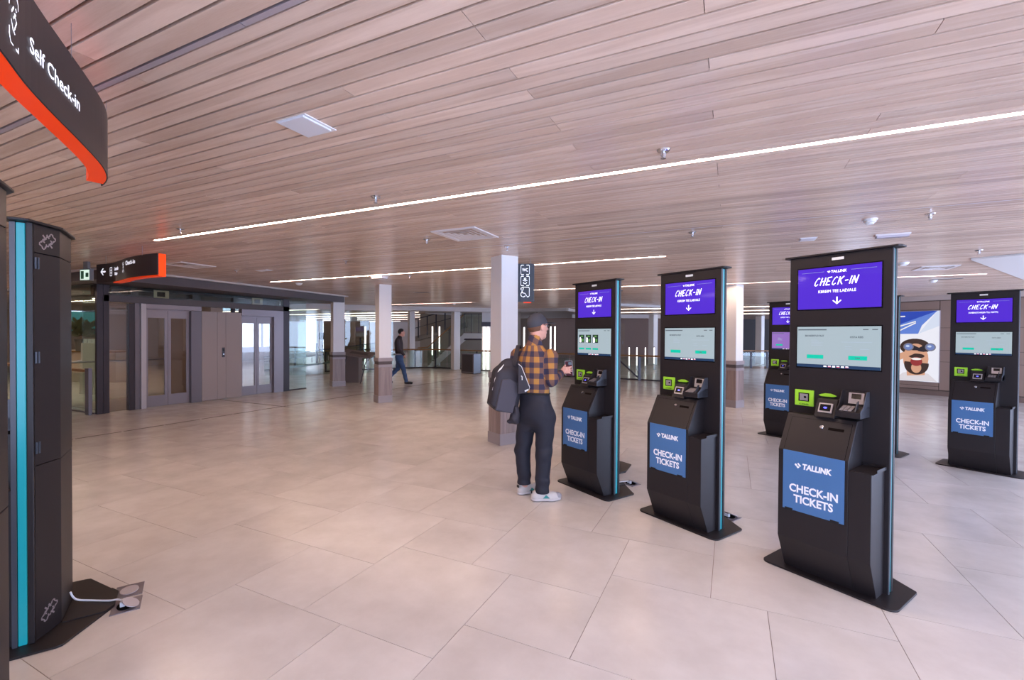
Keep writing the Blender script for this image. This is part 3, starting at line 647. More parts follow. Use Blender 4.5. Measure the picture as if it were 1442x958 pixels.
bend(icon_person(1.04, 2.58, .075), P, S, 0).build('check_in_icon', LIT, pn)
bend(text('Check-in', .085, 1.36, 2.60, .0008, width=.36), P, S, 0).build('lettering', LIT, pn)
rods(P, S, (.25, 1.75), 2.69, t)
# toilet sign behind the first column
t = thing('toilet_sign', 'dark hanging toilet sign with WC and changing-room pictograms beside the first white column', 'sign', V(.155, 7.12, 2.15), YAW + math.radians(-6))
MB().box(-.185, .185, -.02, .02, 0, .59).build('sign_face', mat('slate_sign', (62, 66, 74), .4), t, bevel=.003)
MB().box(.02, .14, -.018, .018, -.018, -.0005).build('orange_body', ORANGE, t)
def cbox(cx, cz, kx, kz): return [[(cx - .3 * kx, cz + kz), (cx - .85 * kx, cz + kz), (cx - kx, cz + .85 * kz), (cx - kx, cz - .85 * kz), (cx - .85 * kx, cz - kz), (cx - .3 * kx, cz - kz)], [(cx + .3 * kx, cz + kz), (cx + .85 * kx, cz + kz), (cx + kx, cz + .85 * kz), (cx + kx, cz - .85 * kz), (cx + .85 * kx, cz - kz), (cx + .3 * kx, cz - kz)]]
def ico(lines, nm): strokes(lines, .0095, -.0205).build(nm, LIT, t)
WX = .044
ico(cbox(WX, .495, .066, .072), 'pictogram_frame'); ico(cbox(WX, .324, .066, .072), 'pictogram_frame')
q = text('WC', .07, WX, .47, .0006, width=.09).mesh('lettering', LIT); q.transform(Matrix.Translation((0, -.021, 0))); link('lettering', q, t)
ico([arc(WX, .356, .014, 0, 360, 10), [(WX - .036, .328), (WX, .338), (WX + .036, .328)], [(WX, .336), (WX, .31)], arc(WX, .305, .026, 180, 360, 8)], 'baby_pictogram')
ico([[(WX - .04, .228), (WX + .058, .226), (WX + .066, .212), (WX + .066, .09), (WX + .05, .078), (WX + .03, .078)], arc(WX - .045, .2, .02, 0, 360, 10), [(WX - .05, .17), (WX - .035, .138), (WX, .132), (WX + .035, .08)], arc(WX - .028, .115, .038, 110, 330, 10)], 'changing_pictogram')
MB().prism([(-.11, .47), (-.068, .51), (-.11, .55)], 0, .001, M=Matrix.Translation((0, -.0202, 0)) @ Matrix.Rotation(PI / 2, 4, 'X')).build('arrow_mark', LIT, t)
for x in (-.12, .12): MB().tube([(x, 0, .585), (x, 0, CZ - 2.15)], .004, 6).build('hanger_rod', STEEL, t)
# green-white exit sign by the left kiosk
t = thing('exit_sign', 'small lit exit sign hanging from the ceiling left of the black arrow sign', 'sign', (-9.75, 3.86, 2.50), math.radians(12))
MB().box(-.11, .11, -.03, .03, 0, .2).build('case', mat('grey_case', (110, 108, 110), .5), t, bevel=.003)
MB().box(-.10, .10, -.032, -.0305, .012, .18).build('diffuser', mat('exit_panel', (200, 225, 210), .4, emit=(205, 232, 215), es=.9), t)
MB().box(-.085, -.02, -.0335, -.0322, .03, .16).box(.02, .085, -.0335, -.0322, .06, .13).build('pictogram', mat('exit_green', (60, 120, 90), .4), t)['kind'] = 'stuff'
MB().box(-.05, .05, -.02, .02, .2, CZ - 2.50).build('mount', mat('grey_case'), t)
# ------------------------------------------------------------------ things on the ceiling
def sprinkler(x, y, label):
    t = thing('sprinkler', label, 'sprinkler', (x, y, CZ), 0, 'ceiling sprinklers')
    MB().lathe([(.0001, 0), (.042, 0), (.036, -.009), (.02, -.011), (.0001, -.011)][::-1], 20).build('escutcheon', CHROME, t, smooth=False)
    MB().lathe([(.0001, -.045), (.008, -.045), (.008, -.011), (.0001, -.011)], 10).build('stem', CHROME, t)
    MB().tube([(.009, 0, -.014), (.015, 0, -.03), (.004, 0, -.05)], .0025, 6).tube([(-.009, 0, -.014), (-.015, 0, -.03), (-.004, 0, -.05)], .0025, 6).build('yoke', CHROME, t)['kind'] = 'stuff'
    MB().lathe([(.0001, -.042), (.0035, -.040), (.0035, -.016), (.0001, -.015)], 8).build('bulb', mat('red_glass_bulb', (190, 40, 40), .2), t)
    MB().lathe([(.0001, -.055), (.017, -.055), (.017, -.052), (.0001, -.052)], 14).build('deflector', CHROME, t)
for x, y, l in ((-.401, 3.05, 'chrome sprinkler in the oak ceiling just above the long light strip, nearest of all'), (-2.769, 3.056, 'chrome sprinkler above the long light strip, left of the picture middle'), (-5.641, 3.07, 'chrome sprinkler near the left end of the long light strip'),
                (-.412, 5.596, 'sprinkler in the ceiling above the middle kiosk'), (1.70, 5.676, 'sprinkler in the ceiling at far right beside the smoke detector'), (-3.423, 4.686, 'sprinkler just left of the louvred square vent'), (-2.712, 5.497, 'sprinkler in the ceiling just above the column behind the man'),
                (-5.614, 5.514, 'sprinkler between the lifts and the louvred vent'), (-5.841, 7.43, 'sprinkler beyond the second light strip, above the walking man'), (-8.421, 5.558, 'sprinkler in the ceiling in front of the lift doors'), (3.0, 8.3, 'small sprinkler right of the nearest kiosk, far back')):
    sprinkler(x, y, l)
def detector(x, y, label, r=.05, body=None):
    t = thing('smoke_detector', label, 'smoke detector', (x, y, CZ), 0, 'white smoke detectors'); m = mat('white_plastic', (222, 220, 222), .4)
    MB().lathe([(.0001, -.014), (r, -.014), (r * 1.05, 0), (.0001, 0)], 22).build('base', m, t)
    MB().lathe([(.0001, -.05), (r * .5, -.05), (r * .62, -.038), (r * .85, -.032), (r * .86, -.0145), (.0001, -.0145)], 22, None).build('head', m, t, smooth=False)
detector(1.243, 5.706, 'white round smoke detector above the nearest kiosk, right of the sprinklers', .06)
detector(-9.173, 7.561, 'white smoke detector close to the lift canopy', .075); detector(2.444, 9.23, 'white smoke detector between the nearest and the far right kiosk', .075)
detector(3.75, 12.3, 'white smoke detector on the ceiling near the poster wall', .07); detector(-9.6, 14.9, 'white smoke detector far back above the staircase', .07); detector(-5.1, 9.9, 'smoke detector hanging above the man in the cap', .07)
t = thing('ceiling_hatch', 'white square panel hanging just below the oak boards, upper left', 'ceiling panel', (-2.185, 1.852, CZ))
MB().box(-.115, .115, -.11, .11, -.006, 0).build('frame', mat('white_plastic'), t, bevel=.002); MB().box(-.095, .1, -.11, .085, -.017, -.0062).build('cover', mat('panel_white', (216, 216, 224), .45), t, bevel=.003)
def vent(x, y, label, s=.29):
    t = thing('ceiling_vent', label, 'vent', (x, y, CZ), 0, 'white louvred ceiling vents'); m = mat('vent_white', (214, 206, 206), .5)
    for k in range(4):
        a = s * (1 - .0); M = Matrix.Rotation(k * PI / 2, 4, 'Z')
        MB().prism([(-s, -s), (s, -s), (s - .05, -s + .05), (-s + .05, -s + .05)], -.012, 0, M=M).build('frame', m, t)
    MB().box(-s + .05, s - .05, -s + .05, s - .05, .001, .003).build('backing', DARKVOID, t)
    for k in range(4):
        M = Matrix.Rotation(k * PI / 2, 4, 'Z')
        for i in range(4):
            a = s - .065 - i * .055
            if a < .03: continue
            MB().add([M @ Vector(v) for v in ((-a, -a, -.008), (a, -a, -.008), (a - .028, -a + .028, .0), (-a + .028, -a + .028, .0), (-a, -a, -.005), (a, -a, -.005), (a - .028, -a + .028, .0008), (-a + .028, -a + .028, .0008))], [(0, 1, 2, 3), (7, 6, 5, 4), (0, 4, 5, 1), (1, 5, 6, 2), (2, 6, 7, 3), (3, 7, 4, 0)]).build('slat', m, t)
vent(-2.83, 4.63, 'white square louvred vent in the middle of the ceiling, left of the first column')
vent(-8.53, 4.78, 'white square vent in the ceiling in front of the lift canopy')
vent(3.1, 10.1, 'white square vent behind the nearest kiosk, under the smoke detector', .25)
def cpanel(x, y, w_, d_, label, m=None, h=.012):
    t = thing('ceiling_panel', label, 'ceiling panel', (x, y, CZ), 0, 'small ceiling panels'); MB().box(-w_ / 2, w_ / 2, -d_ / 2, d_ / 2, -h * .4, 0).build('frame', mat('vent_white'), t); MB().box(-w_ / 2 + .012, w_ / 2 - .012, -d_ / 2 + .012, d_ / 2 - .012, -h, -h * .4).build('cover', m or mat('panel_white'), t, bevel=.002)
cpanel(.82, 6.55, .18, .2, 'small white access panel on the ceiling above the nearest kiosk'); cpanel(-7.9, 5.74, .33, .14, 'small white panel on the ceiling near the lift canopy'); cpanel(1.65, 6.63, .32, .1, 'grey metal wireless box on the ceiling right of the white panel', ALU, .04)
cpanel(-6.5, 7.29, .3, .2, 'white wireless box interrupting the second light strip', None, .05); cpanel(3.9, 12.1, .5, .12, 'dark slot vent in front of the poster wall', mat('slot_dark', (70, 52, 52), .6), .01); cpanel(-7.9, 10.6, .5, .14, 'dark slot vent above the walking man', mat('slot_dark'), .01)
cpanel(-2.75, 11.4, .42, .1, 'dark slot vent between the first two kiosks', mat('slot_dark'), .02)
# white plaster canopy entering from the right
q = [K(-1.775, 9.46), K(3.5, 9.46), K(3.5, 14.5), K(-1.775, 14.5)]
MB().prism([(p.x, p.y) for p in q], CZ - .03, CZ - .002).build('trim_3', mat('plaster_white', (206, 200, 198), .6), None, bevel=.004)['kind'] = 'structure'
#@@REST3
# ------------------------------------------------------------------ lifts at the left
LX = -11.4; LIFTMET = mat('lift_steel', (132, 122, 126), .38, .55); LIFTDARK = mat('lift_dark_frame', (58, 50, 54), .4, .4)
t = thing('lift_enclosure', 'glass and steel lift enclosure at the left with machinery above its doors', 'lift', (LX, 7.2, 0))
def lb(name, x0, x1, y0, y1, z0, z1, m, par=None, bevel=0): return MB().box(x0, x1, y0 - 7.2, y1 - 7.2, z0, z1).build(name, m, par if par is not None else t, bevel=bevel)
lb('corner_post', -.06, .02, 4.66, 4.76, 0, 2.6, LIFTDARK, bevel=.004)
lb('dark_post', -.08, .02, 4.765, 4.86, 0, 2.6, LIFTDARK); lb('glass_pane', -.02, -.01, 4.865, 5.2, .02, 2.25, DGLASS); lb('dark_post', -.1, .02, 5.2, 5.3, 0, 2.25, LIFTDARK)
lb('door_jamb', -.1, .02, 5.305, 5.4, 0, 2.26, mat('jamb_grey', (110, 102, 106), .4, .4)); lb('door_jamb', -.1, .05, 5.405, 5.50, 0, 2.26, mat('jamb_pale', (176, 166, 166), .4, .3), bevel=.003)
lb('door_head', -.1, .04, 5.505, 6.65, 2.155, 2.26, LIFTMET, bevel=.003); lb('door_jamb', -.1, .03, 6.42, 6.65, 0, 2.15, mat('jamb_grey'))
for a, b in ((6.655, 7.015), (7.02, 7.225), (7.23, 7.635)): lb('wall_panel', -.06, .035, a, b, .012, 2.155, GREYPANEL, bevel=.002)
cp = lb('call_panel', .035, .047, 7.13, 7.195, 1.04, 1.28, DSTEEL, bevel=.002); lb('call_button', .047, .052, 7.15, 7.175, 1.10, 1.13, CHROME, cp); lb('call_display', .047, .0485, 7.142, 7.183, 1.18, 1.25, BLACKG, cp)
lb('door_jamb', -.1, .03, 8.57, 8.86, 0, 2.26, LIFTMET); lb('door_head', -.1, .04, 7.64, 8.57, 2.09, 2.26, LIFTMET, bevel=.003); lb('dark_post', -.1, .02, 8.865, 9.06, 0, 2.6, LIFTDARK)
lb('glass_pane', -.015, -.005, 9.07, 9.65, .03, 2.6, GGLASS); lb('base_rail', -.03, .01, 9.07, 9.65, 0, .03, LIFTDARK)
lb('head_beam', -.12, .02, 4.77, 9.06, 2.265, 2.40, mat('lift_beam', (84, 74, 74), .5), bevel=.004)
lb('overpanel_glass', .0, .008, 4.77, 9.06, 2.405, 2.6, GLASS); lb('back_beam', -.5, -.4, 4.77, 9.06, 2.40, 2.75, mat('beam_dark', (40, 36, 36), .6))
for y_, m_ in ((5.0, LIFTDARK), (5.35, DSTEEL), (6.6, DSTEEL), (7.6, LIFTDARK), (8.4, DSTEEL)):
    lb('machine_bracket', -.36, -.24, y_, y_ + .14, 2.40, 2.6, m_, bevel=.004)
for y_ in (5.72, 8.02):
    f = lb('control_frame', -.12, -.1, y_, y_ + .3, 2.41, 2.58, mat('cream_frame', (176, 150, 120), .5)); lb('control_window', -.1, -.098, y_ + .06, y_ + .22, 2.44, 2.545, DARKVOID, f)
for y_ in (5.5, 6.3, 7.1): lb('cable_tray', -.3, -.2, y_, y_ + .5, 2.405, 2.43, ALU)
lb('car_wall', -2.2, -2.16, 5.3, 9.0, 0, 2.6, GLASS)
for y_ in (5.2, 7.85): lb('car_lamp', -1.5, -.6, y_, y_ + .7, 2.385, 2.395, mat('car_light', (255, 255, 255), .4, emit=(255, 236, 220), es=5))
lb('car_partition', -2.1, -.2, 7.0, 7.3, 0, 2.4, mat('car_beige', (150, 124, 108), .5)); lb('car_floor', -2.15, -.11, 4.9, 9.0, .001, .012, mat('car_floor', (120, 100, 90), .4))
lb('car_ceiling', -2.15, -.13, 4.9, 9.0, 2.40, 2.44, DSTEEL)
for y_ in (4.9, 6.45, 7.7, 8.75): lb('car_post', -2.14, -2.06, y_, y_ + .09, .012, 2.4, LIFTDARK)
MB().tube([(-2.05, -2.2, .95), (-2.05, -.3, .95)], .02, 8).build('grab_rail', STEEL, t); MB().tube([(-2.05, .2, .95), (-2.05, 1.7, .95)], .02, 8).build('grab_rail', STEEL, t)
q = MB().box(-1.2, .62, 0, 0, 0, 0)
can = struct(MB().prism([(-10.3, 4.3), (-10.85, 10.6), (-13.8, 10.6), (-13.8, 4.3)], 2.61, CZ - .035).build('trim_4', mat('canopy_grey', (88, 78, 80), .5)))
struct(MB().prism([(-10.22, 4.25), (-10.78, 10.7), (-13.8, 10.7), (-13.8, 4.25)], CZ - .034, CZ - .002).build('trim_5', mat('canopy_white', (200, 190, 188), .5)))
MB().box(-.35, -.25, -2.45, 1.9, 2.55, 2.62).build('hood_rail', LIFTDARK, t)
def lift_door(n, y0, y1, z1):
    d = struct(MB().box(-.075, -.03, y0, y1, z1 - .03, z1).build('door_%d' % n, LIFTMET)); d.location = (LX, 0, 0); ym = (y0 + y1) / 2
    for a, b in ((y0 + .004, ym - .003), (ym + .003, y1 - .004)):
        mb = MB(); st = .06
        mb.box(-.07, -.035, a, a + st, .01, z1 - .032).box(-.07, -.035, b - st, b, .01, z1 - .032).box(-.07, -.035, a + st, b - st, .01, .25).box(-.07, -.035, a + st, b - st, z1 - .19, z1 - .032)
        lf = mb.build('door_leaf', LIFTMET, d); MB().box(-.055, -.049, a + st, b - st, .25, z1 - .19).build('pane', DGLASS, lf)
lift_door(1, 5.505, 6.415, 2.153); lift_door(2, 7.64, 8.568, 2.088)
# glass partition running left from the lift corner, and glass return behind
t = thing('glass_partition', 'clear glass partition left of the lifts with a view of a service counter', 'glass wall', (LX - .07, 4.66, 0))
for i in range(4): MB().box(-1.25 * (i + 1) + .004, -1.25 * i - .004, -.006, .006, .03, 2.6).build('glass_pane', GLASS, t)
MB().box(-5.1, 0, -.02, .02, 0, .03).build('base_rail', LIFTMET, t); MB().box(-5.1, 0, -.03, .03, 2.6, 2.66).build('head_rail', LIFTDARK, t)
t = thing('hall_railing', 'wood topped railing ending in a grey post at the corner of the lift glass', 'railing', (LX - .02, 4.56, 0))
MB().box(-4.6, -.12, -.04, .04, .85, .90).build('handrail', HANDRAIL, t); MB().box(-4.6, -.14, -.006, .006, .08, .82).build('glass_pane', GLASS, t); MB().prism_x([(-.03, 0), (.03, 0), (.03, .93), (-.03, .93)], -.13, .02).build('end_post', mat('post_grey', (112, 108, 116), .45, .3), t, bevel=.006)
t = thing('service_counter', 'pale service counter behind the railing left of the lifts', 'counter', (-19.6, 7.7, 0), math.radians(20))
MB().box(-2.2, 1.5, -.35, .35, 0, .98).build('body', mat('counter_pale', (206, 186, 170), .5), t, bevel=.01); MB().box(-2.3, 1.6, -.42, .42, .98, 1.03).build('top', HANDRAIL, t)
t = thing('brochure_rack', 'white tapered brochure rack standing beside the service counter', 'rack', (-15.4, 6.2, 0), .3)
MB().prism_x([(-.16, 0), (.16, 0), (.1, 1.35), (-.1, 1.35)], -.22, .22).build('body', mat('rack_white', (206, 194, 186), .5), t, bevel=.01)
for x in (-.14, 0, .14): MB().box(x - .05, x + .05, -.06, .06, 1.352, 1.46).build('leaflet_stack', WHITE, t)
def leafy(name, label, loc, n, r, hgt, seed):
    t = thing(name, label, 'plant', loc); rr = random.Random(seed); MB().lathe([(.0001, 0), (.16, 0), (.2, .38), (.18, .38), (.17, .33), (.0001, .33)], 16).build('pot', mat('pot_grey', (110, 104, 100), .6), t)
    mb = MB()
    for i in range(n):
        a = rr.random() * 2 * PI; e = rr.uniform(.2, 1.3); d = Vector((math.cos(a) * math.cos(e), math.sin(a) * math.cos(e), math.sin(e))); p = Vector((0, 0, .4)) + d * hgt * rr.uniform(.3, 1); s_ = d.cross(Vector((0, 0, 1))).normalized() * r * .3
        mb.add([p, p + d * r * .5 + s_, p + d * r, p + d * r * .5 - s_], [(0, 1, 2, 3)])
    mb.build('foliage', mat('leaf_olive', (96, 96, 58), .6), t)['kind'] = 'stuff'
leafy('potted_plant', 'bushy olive green plant behind the glass left of the lifts', (-18.6, 7.25, 1.03), 260, .22, .55, 3)
t = thing('wall_screen', 'dim teal wall screen above the counter, left of the lifts', 'screen', (-23.5, 9.1, 1.5), math.radians(60)); MB().box(-.5, .5, -.03, .03, 0, 1.0).build('case', BLACK, t); MB().box(-.46, .46, -.032, -.03, .05, .95).build('display', mat('teal_display', (20, 60, 64), .2, emit=(70, 130, 132), es=.7), t)
# ------------------------------------------------------------------ walls far and near
WALLW = mat('far_wall_white', (196, 186, 180), .7); TAUPE = mat('taupe_wall', (128, 104, 92), .55); BROWNW = mat('brown_wall', (146, 118, 106), .6)
def vwall(name, r0, f0, r1, f1, z0, z1, m, th=.15):
    a, b = V(r0, f0), V(r1, f1); d = (b - a).normalized(); n = Vector((-d.y, d.x, 0)) * th
    return struct(MB().prism([(p.x, p.y) for p in (a, b, b + n, a + n)], z0, z1).build(name, m))
vwall('wall_back', -32, 46, -6, 46, 0, 3.2, WALLW); vwall('wall_far_left', -34, 20, -32, 46, 0, 3.2, TAUPE)
vwall('wall_far_right', 1.2, 33, 11.5, 33, 0, 3.1, BROWNW); vwall('wall_far_right', -6, 46, 1.2, 33, 0, 6, mat('atrium_wall', (150, 140, 132), .7)); vwall('wall_far_right', 11.5, 33, 22, 31, 0, 3.1, mat('shop_dark', (58, 52, 54), .5))
struct(MB().prism([(p.x, p.y) for p in (K(-5.4, 17.15), K(4.5, 17.15), K(4.5, 17.35), K(-5.4, 17.35))], 0, CZ).build('wall_right', mat('joint_brown', (70, 56, 50), .7)))
wr = bpy.data.objects['wall_right']
TP = mat('taupe_wall_panel', (142, 118, 106), .5)
for i, (a, b) in enumerate(((-5.39, -3.825), (-3.81, -3.0), (-2.985, -1.4), (-1.385, .2), (.215, 1.8), (1.815, 3.4))):
    cuts = ((.15, .235), (.25, 2.55)) if False else ((.16, .95), (.96, 1.27), (1.28, 1.9), (1.91, 2.66))
    if i == 0: cuts = ((.16, .25), (.26, 2.42), (2.43, 2.66))
    for z0, z1 in cuts:
        p = [K(a, 17.135), K(b, 17.135), K(b, 17.149), K(a, 17.149)]; MB().prism([(q.x, q.y) for q in p], z0, z1).build('wall_panel', TP, wr)
p = [K(-5.4, 17.1), K(4.5, 17.1), K(4.5, 17.149), K(-5.4, 17.149)]
struct(MB().prism([(q.x, q.y) for q in p], 0, .14).build('baseboard_right', mat('skirting_brown', (112, 92, 84), .5))); struct(MB().prism([(q.x, q.y) for q in p], 2.68, CZ - .002).build('trim_6', mat('cornice', (176, 158, 150), .5)))
struct(MB().box(-34, -1.0, -4.0, -3.85, 0, CZ).build('wall_unseen_rear', mat('unseen_rear_wall', (176, 152, 140), .6)))  # unseen wall, added so daylight enters only from the right and rear right
struct(MB().box(-34.2, -34, -4.0, 20, 0, CZ).build('wall_unseen_left', TAUPE))  # unseen end wall, added to keep the sky out of the glass reflections
# glazed wall with daylight behind the lifts
wl = struct(MB().box(-26.2, -26, 3, 22, 0, .8).box(-26.2, -26, 3, 22, 2.5, CZ + .2).box(-26.2, -26, 3, 15.4, .8, 2.5).box(-26.2, -26, 20.6, 22, .8, 2.5).build('wall_far_left', mat('hall_wall_tan', (158, 132, 114), .6)))
wn = struct(MB().box(-26.12, -26.08, 15.4, 20.6, .8, 2.5).build('window_1', glass('window_glass')));
for i in range(4): MB().box(-26.16, -26.04, 15.4 + i * 1.7, 15.48 + i * 1.7, .8, 2.5).build('mullion', LIFTMET, wn)
# far ceilings
CEILFAR = PLANK
for x0, x1, y0, y1 in ((-40, -14.05, 19.2, 46), (-6.5, 16, 19.2, 44), (-14.05, -6.5, 27, 46), (-40, -34, -2, 19.2)):
    struct(MB().box(x0, x1, y0, y1, CZ, CZ + .1).build('ceiling', CEILFAR))
struct(MB().box(-14.05, -6.5, 18.9, 27, 5.6, 5.7).build('ceiling', WALLW))
for x0, x1, y0, y1 in ((-14.1, -14.0, 19.2, 27), (-6.55, -6.45, 19.2, 27), (-14.0, -6.5, 19.15, 19.25), (-14.0, -6.5, 26.9, 27)):
    struct(MB().box(x0, x1, y0, y1, CZ - .12, 5.6).build('trim_7', WALLW))
FS = [(-30, -15, 22.5), (-32, -15, 25.5), (-33, -20, 29), (-33, -27, 33), (-30, -15, 19.8), (-5.6, 2.5, 20.6), (-5.5, 4, 23.6), (-3.5, 8, 27), (3.5, 9, 31), (-30, -17, 12.2), (-28, -17, 16)]
for i, (a, b, y_) in enumerate(FS):
    s_ = thing('light_strip', 'distant light strip in the far ceiling, %s' % ('left hall, row nearest the stair wall', 'left hall, second row beyond the stairs', 'left hall, third row beyond the stairs', 'left hall, deepest row', 'left hall, right behind the display stand', 'right part, first row behind the far railing', 'right part, second row behind the far railing', 'right part, third row', 'right part, deepest row near the dark shop', 'left hall between the lifts and the display stand', 'left hall above the ramp')[i], 'ceiling light', ((a + b) / 2, y_, CZ - .004), 0, 'far light strips'); h = (b - a) / 2
    MB().box(-h, h, -.03, .03, -.012, -.004).build('diffuser', LEDFAR, s_); MB().box(-h, h, -.06, .06, -.004, 0).build('housing', ALU, s_)
# white bulkhead over the glass line
def vbox(name, r0, f0, r1, f1, th, z0, z1, m, par=None):
    a, b = V(r0, f0), V(r1, f1); d = (b - a).normalized(); n = Vector((-d.y, d.x, 0)) * th; return MB().prism([(p.x, p.y) for p in (a, b, b + n, a + n)], z0, z1).build(name, m, par)
struct(vbox('trim_8', -9.5, 17.2, -5.0, 19.2, .3, 2.60, CZ - .003, mat('plaster_white'))); struct(vbox('trim_8', -5.0, 19.2, -.4, 20.4, .3, 2.64, CZ - .003, mat('plaster_white'))); struct(vbox('trim_9', 2.6, 16.2, 6.2, 18.0, .2, 2.72, CZ - .003, mat('plaster_white')))
struct(vbox('trim_10', 3.4, 26, 12, 26, .3, 2.62, CZ - .003, mat('plaster_white')))
t = thing('glass_screen_wall', 'tall green tinted glass wall behind the display stand and columns', 'glass wall', (0, 0, 0))
for k in range(5):
    a, b = V(-9.4 + k * .88, 17.4 + k * .39), V(-9.4 + (k + 1) * .88 - .02, 17.4 + (k + 1) * .39 - .01); d = (b - a).normalized(); n = Vector((-d.y, d.x, 0)) * .012
    MB().prism([(p.x, p.y) for p in (a, b, b + n, a + n)], .02, 2.6).build('glass_pane', GLASS, t)
# ------------------------------------------------------------------ curved balcony railing: glass, oak handrail, steel posts
RL = spl([(-15.6, 14.2, 0), (-14.7, 16.4, 0), (-13.5, 18.2, 0), (-11.9, 18.45, 0), (-9.4, 17.95, 0), (-6.4, 17.3, 0), (-3.0, 17.1, 0), (-.6, 16.7, 0)], 5)
t = thing('balcony_railing', 'curved balcony railing with glass panes and oak handrail along the far edge', 'railing', (0, 0, 0))
MB().tube([(p.x, p.y, .90) for p in RL], .032, 8).build('handrail', HANDRAIL, t, smooth=True)
for k in range(0, len(RL) - 1, 2):
    a, b = RL[k], RL[min(k + 2, len(RL) - 1)]; d = (b - a).normalized(); n = Vector((-d.y, d.x, 0)) * .01; a2, b2 = a + d * .03, b - d * .03
    MB().prism([(p.x, p.y) for p in (a2, b2, b2 + n, a2 + n)], .06, .84).build('glass_pane', GLASS, t)
for k in range(0, len(RL), 3):
    p = RL[k]; MB().box(p.x - .035, p.x + .035, p.y - .02, p.y + .02, 0, .87).build('post', DSTEEL, t)
MB().tube([(p.x, p.y, .03) for p in RL], .03, 6).build('base_rail', DSTEEL, t)
# slanted brace at the railing seen between the kiosks
t = thing('railing_post', 'dark steel railing post with a slanted brace between the first two kiosks', 'post', (-3.0, 17.0, 0), YAW)
MB().box(-.05, .05, -.03, .03, 0, .86).build('post', DSTEEL, t, bevel=.004); MB().tube([(-.03, 0, .1), (-.85, 0, .84)], .03, 6).build('brace', DSTEEL, t)
t = thing('far_railing', 'oak topped railing with steel posts right of the column, far back', 'railing', V(11.9, 23.6), YAW)
MB().box(-.6, 2.2, -.03, .03, .86, .92).build('handrail', HANDRAIL, t)
for x in (.42, 1.25): MB().box(x - .05, x + .05, -.02, .02, 0, .86).build('post', DSTEEL, t)
MB().box(-.6, 2.2, -.005, .005, .1, .8).build('glass_pane', GGLASS, t)
column(V(14.6, 27).x, V(14.6, 27).y, 'slim white column far back beside the dark shop front', 1, False, .35)
column(V(8.0, 26).x, V(8.0, 26).y, 'white column far back between the first two kiosks', 1, False, .36)
# ------------------------------------------------------------------ staircase
t = thing('staircase', 'white staircase with oak handrail rising behind the far columns', 'stairs', V(-4.15, 22.6), YAW)
n = 9; run, rise = 1.75 / n, 1.62 / n
for i in range(n): MB().box(i * run, (i + 1) * run + .03, 0, 1.3, (i + 1) * rise - .04, (i + 1) * rise).build('tread', mat('tread_grey', (120, 108, 104), .5), t)
for y_ in (-.04, 1.30): MB().add([(x, y, z) for y in (y_, y_ + .04) for (x, z) in ((-.05, -.0), (.22, -.0), (1.80, 1.40), (1.80, 1.70))], [(0, 1, 2, 3), (7, 6, 5, 4), (0, 4, 5, 1), (1, 5, 6, 2), (2, 6, 7, 3), (3, 7, 4, 0)]).build('stringer', WHITE, t)
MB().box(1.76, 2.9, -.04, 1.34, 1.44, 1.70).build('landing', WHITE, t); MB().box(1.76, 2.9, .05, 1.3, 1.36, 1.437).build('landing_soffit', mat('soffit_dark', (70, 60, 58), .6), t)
MB().tube([(-.5, -.02, .96), (.0, -.02, 1.0), (1.75, -.02, 2.6)], .03, 8).build('handrail', HANDRAIL, t)
MB().add([(0, -.015, .1), (1.76, -.015, 1.72), (1.76, -.015, 2.56), (0, -.015, .94), (0, -.005, .1), (1.76, -.005, 1.72), (1.76, -.005, 2.56), (0, -.005, .94)], [(0, 1, 2, 3), (7, 6, 5, 4), (0, 4, 5, 1), (1, 5, 6, 2), (2, 6, 7, 3), (3, 7, 4, 0)]).build('glass_pane', GGLASS, t)
for x, z in ((.35, .4), (1.05, 1.05)): MB().box(x - .02, x + .02, -.03, 0, z, z + .9).build('baluster', DSTEEL, t)
for i in range(3):
    MB().box(1.80 + i * .36, 2.13 + i * .36, -.03, -.02, 1.78, 2.62).build('glass_pane', GGLASS, t)
for i in range(4): MB().box(1.775 + i * .36, 1.80 + i * .36, -.04, -.01, 1.705, 2.64).build('baluster', DSTEEL, t)
MB().box(1.775, 2.88, -.04, -.01, 2.64, 2.67).build('top_rail', DSTEEL, t)
t = thing('upper_flight', 'upper stair flight with glass and dark balusters behind the staircase', 'stairs', V(-5.1, 24.8), YAW)
MB().add([(x, y, z) for y in (0, 1.2) for (x, z) in ((-.2, 1.25), (2.6, 2.05), (2.6, 2.3), (-.2, 1.5))], [(0, 1, 2, 3), (7, 6, 5, 4), (0, 4, 5, 1), (1, 5, 6, 2), (2, 6, 7, 3), (3, 7, 4, 0)]).build('flight', mat('flight_grey', (130, 120, 112), .6), t)
for i in range(5): MB().box(.0 + i * .48, .07 + i * .48, -.03, 0, 1.45 + i * .14, 2.5 + i * .14).build('baluster', DSTEEL, t)
MB().tube([(-.2, -.015, 2.42), (2.6, -.015, 3.2)], .03, 6).build('handrail', DSTEEL, t); MB().tube([(-.2, -.015, 1.95), (2.6, -.015, 2.75)], .02, 6).build('mid_rail', DSTEEL, t)
struct(vbox('wall_stair', -5.3, 26.4, .5, 26.4, .1, 0, 3.3, mat('stair_wall_olive', (156, 143, 130), .6)))
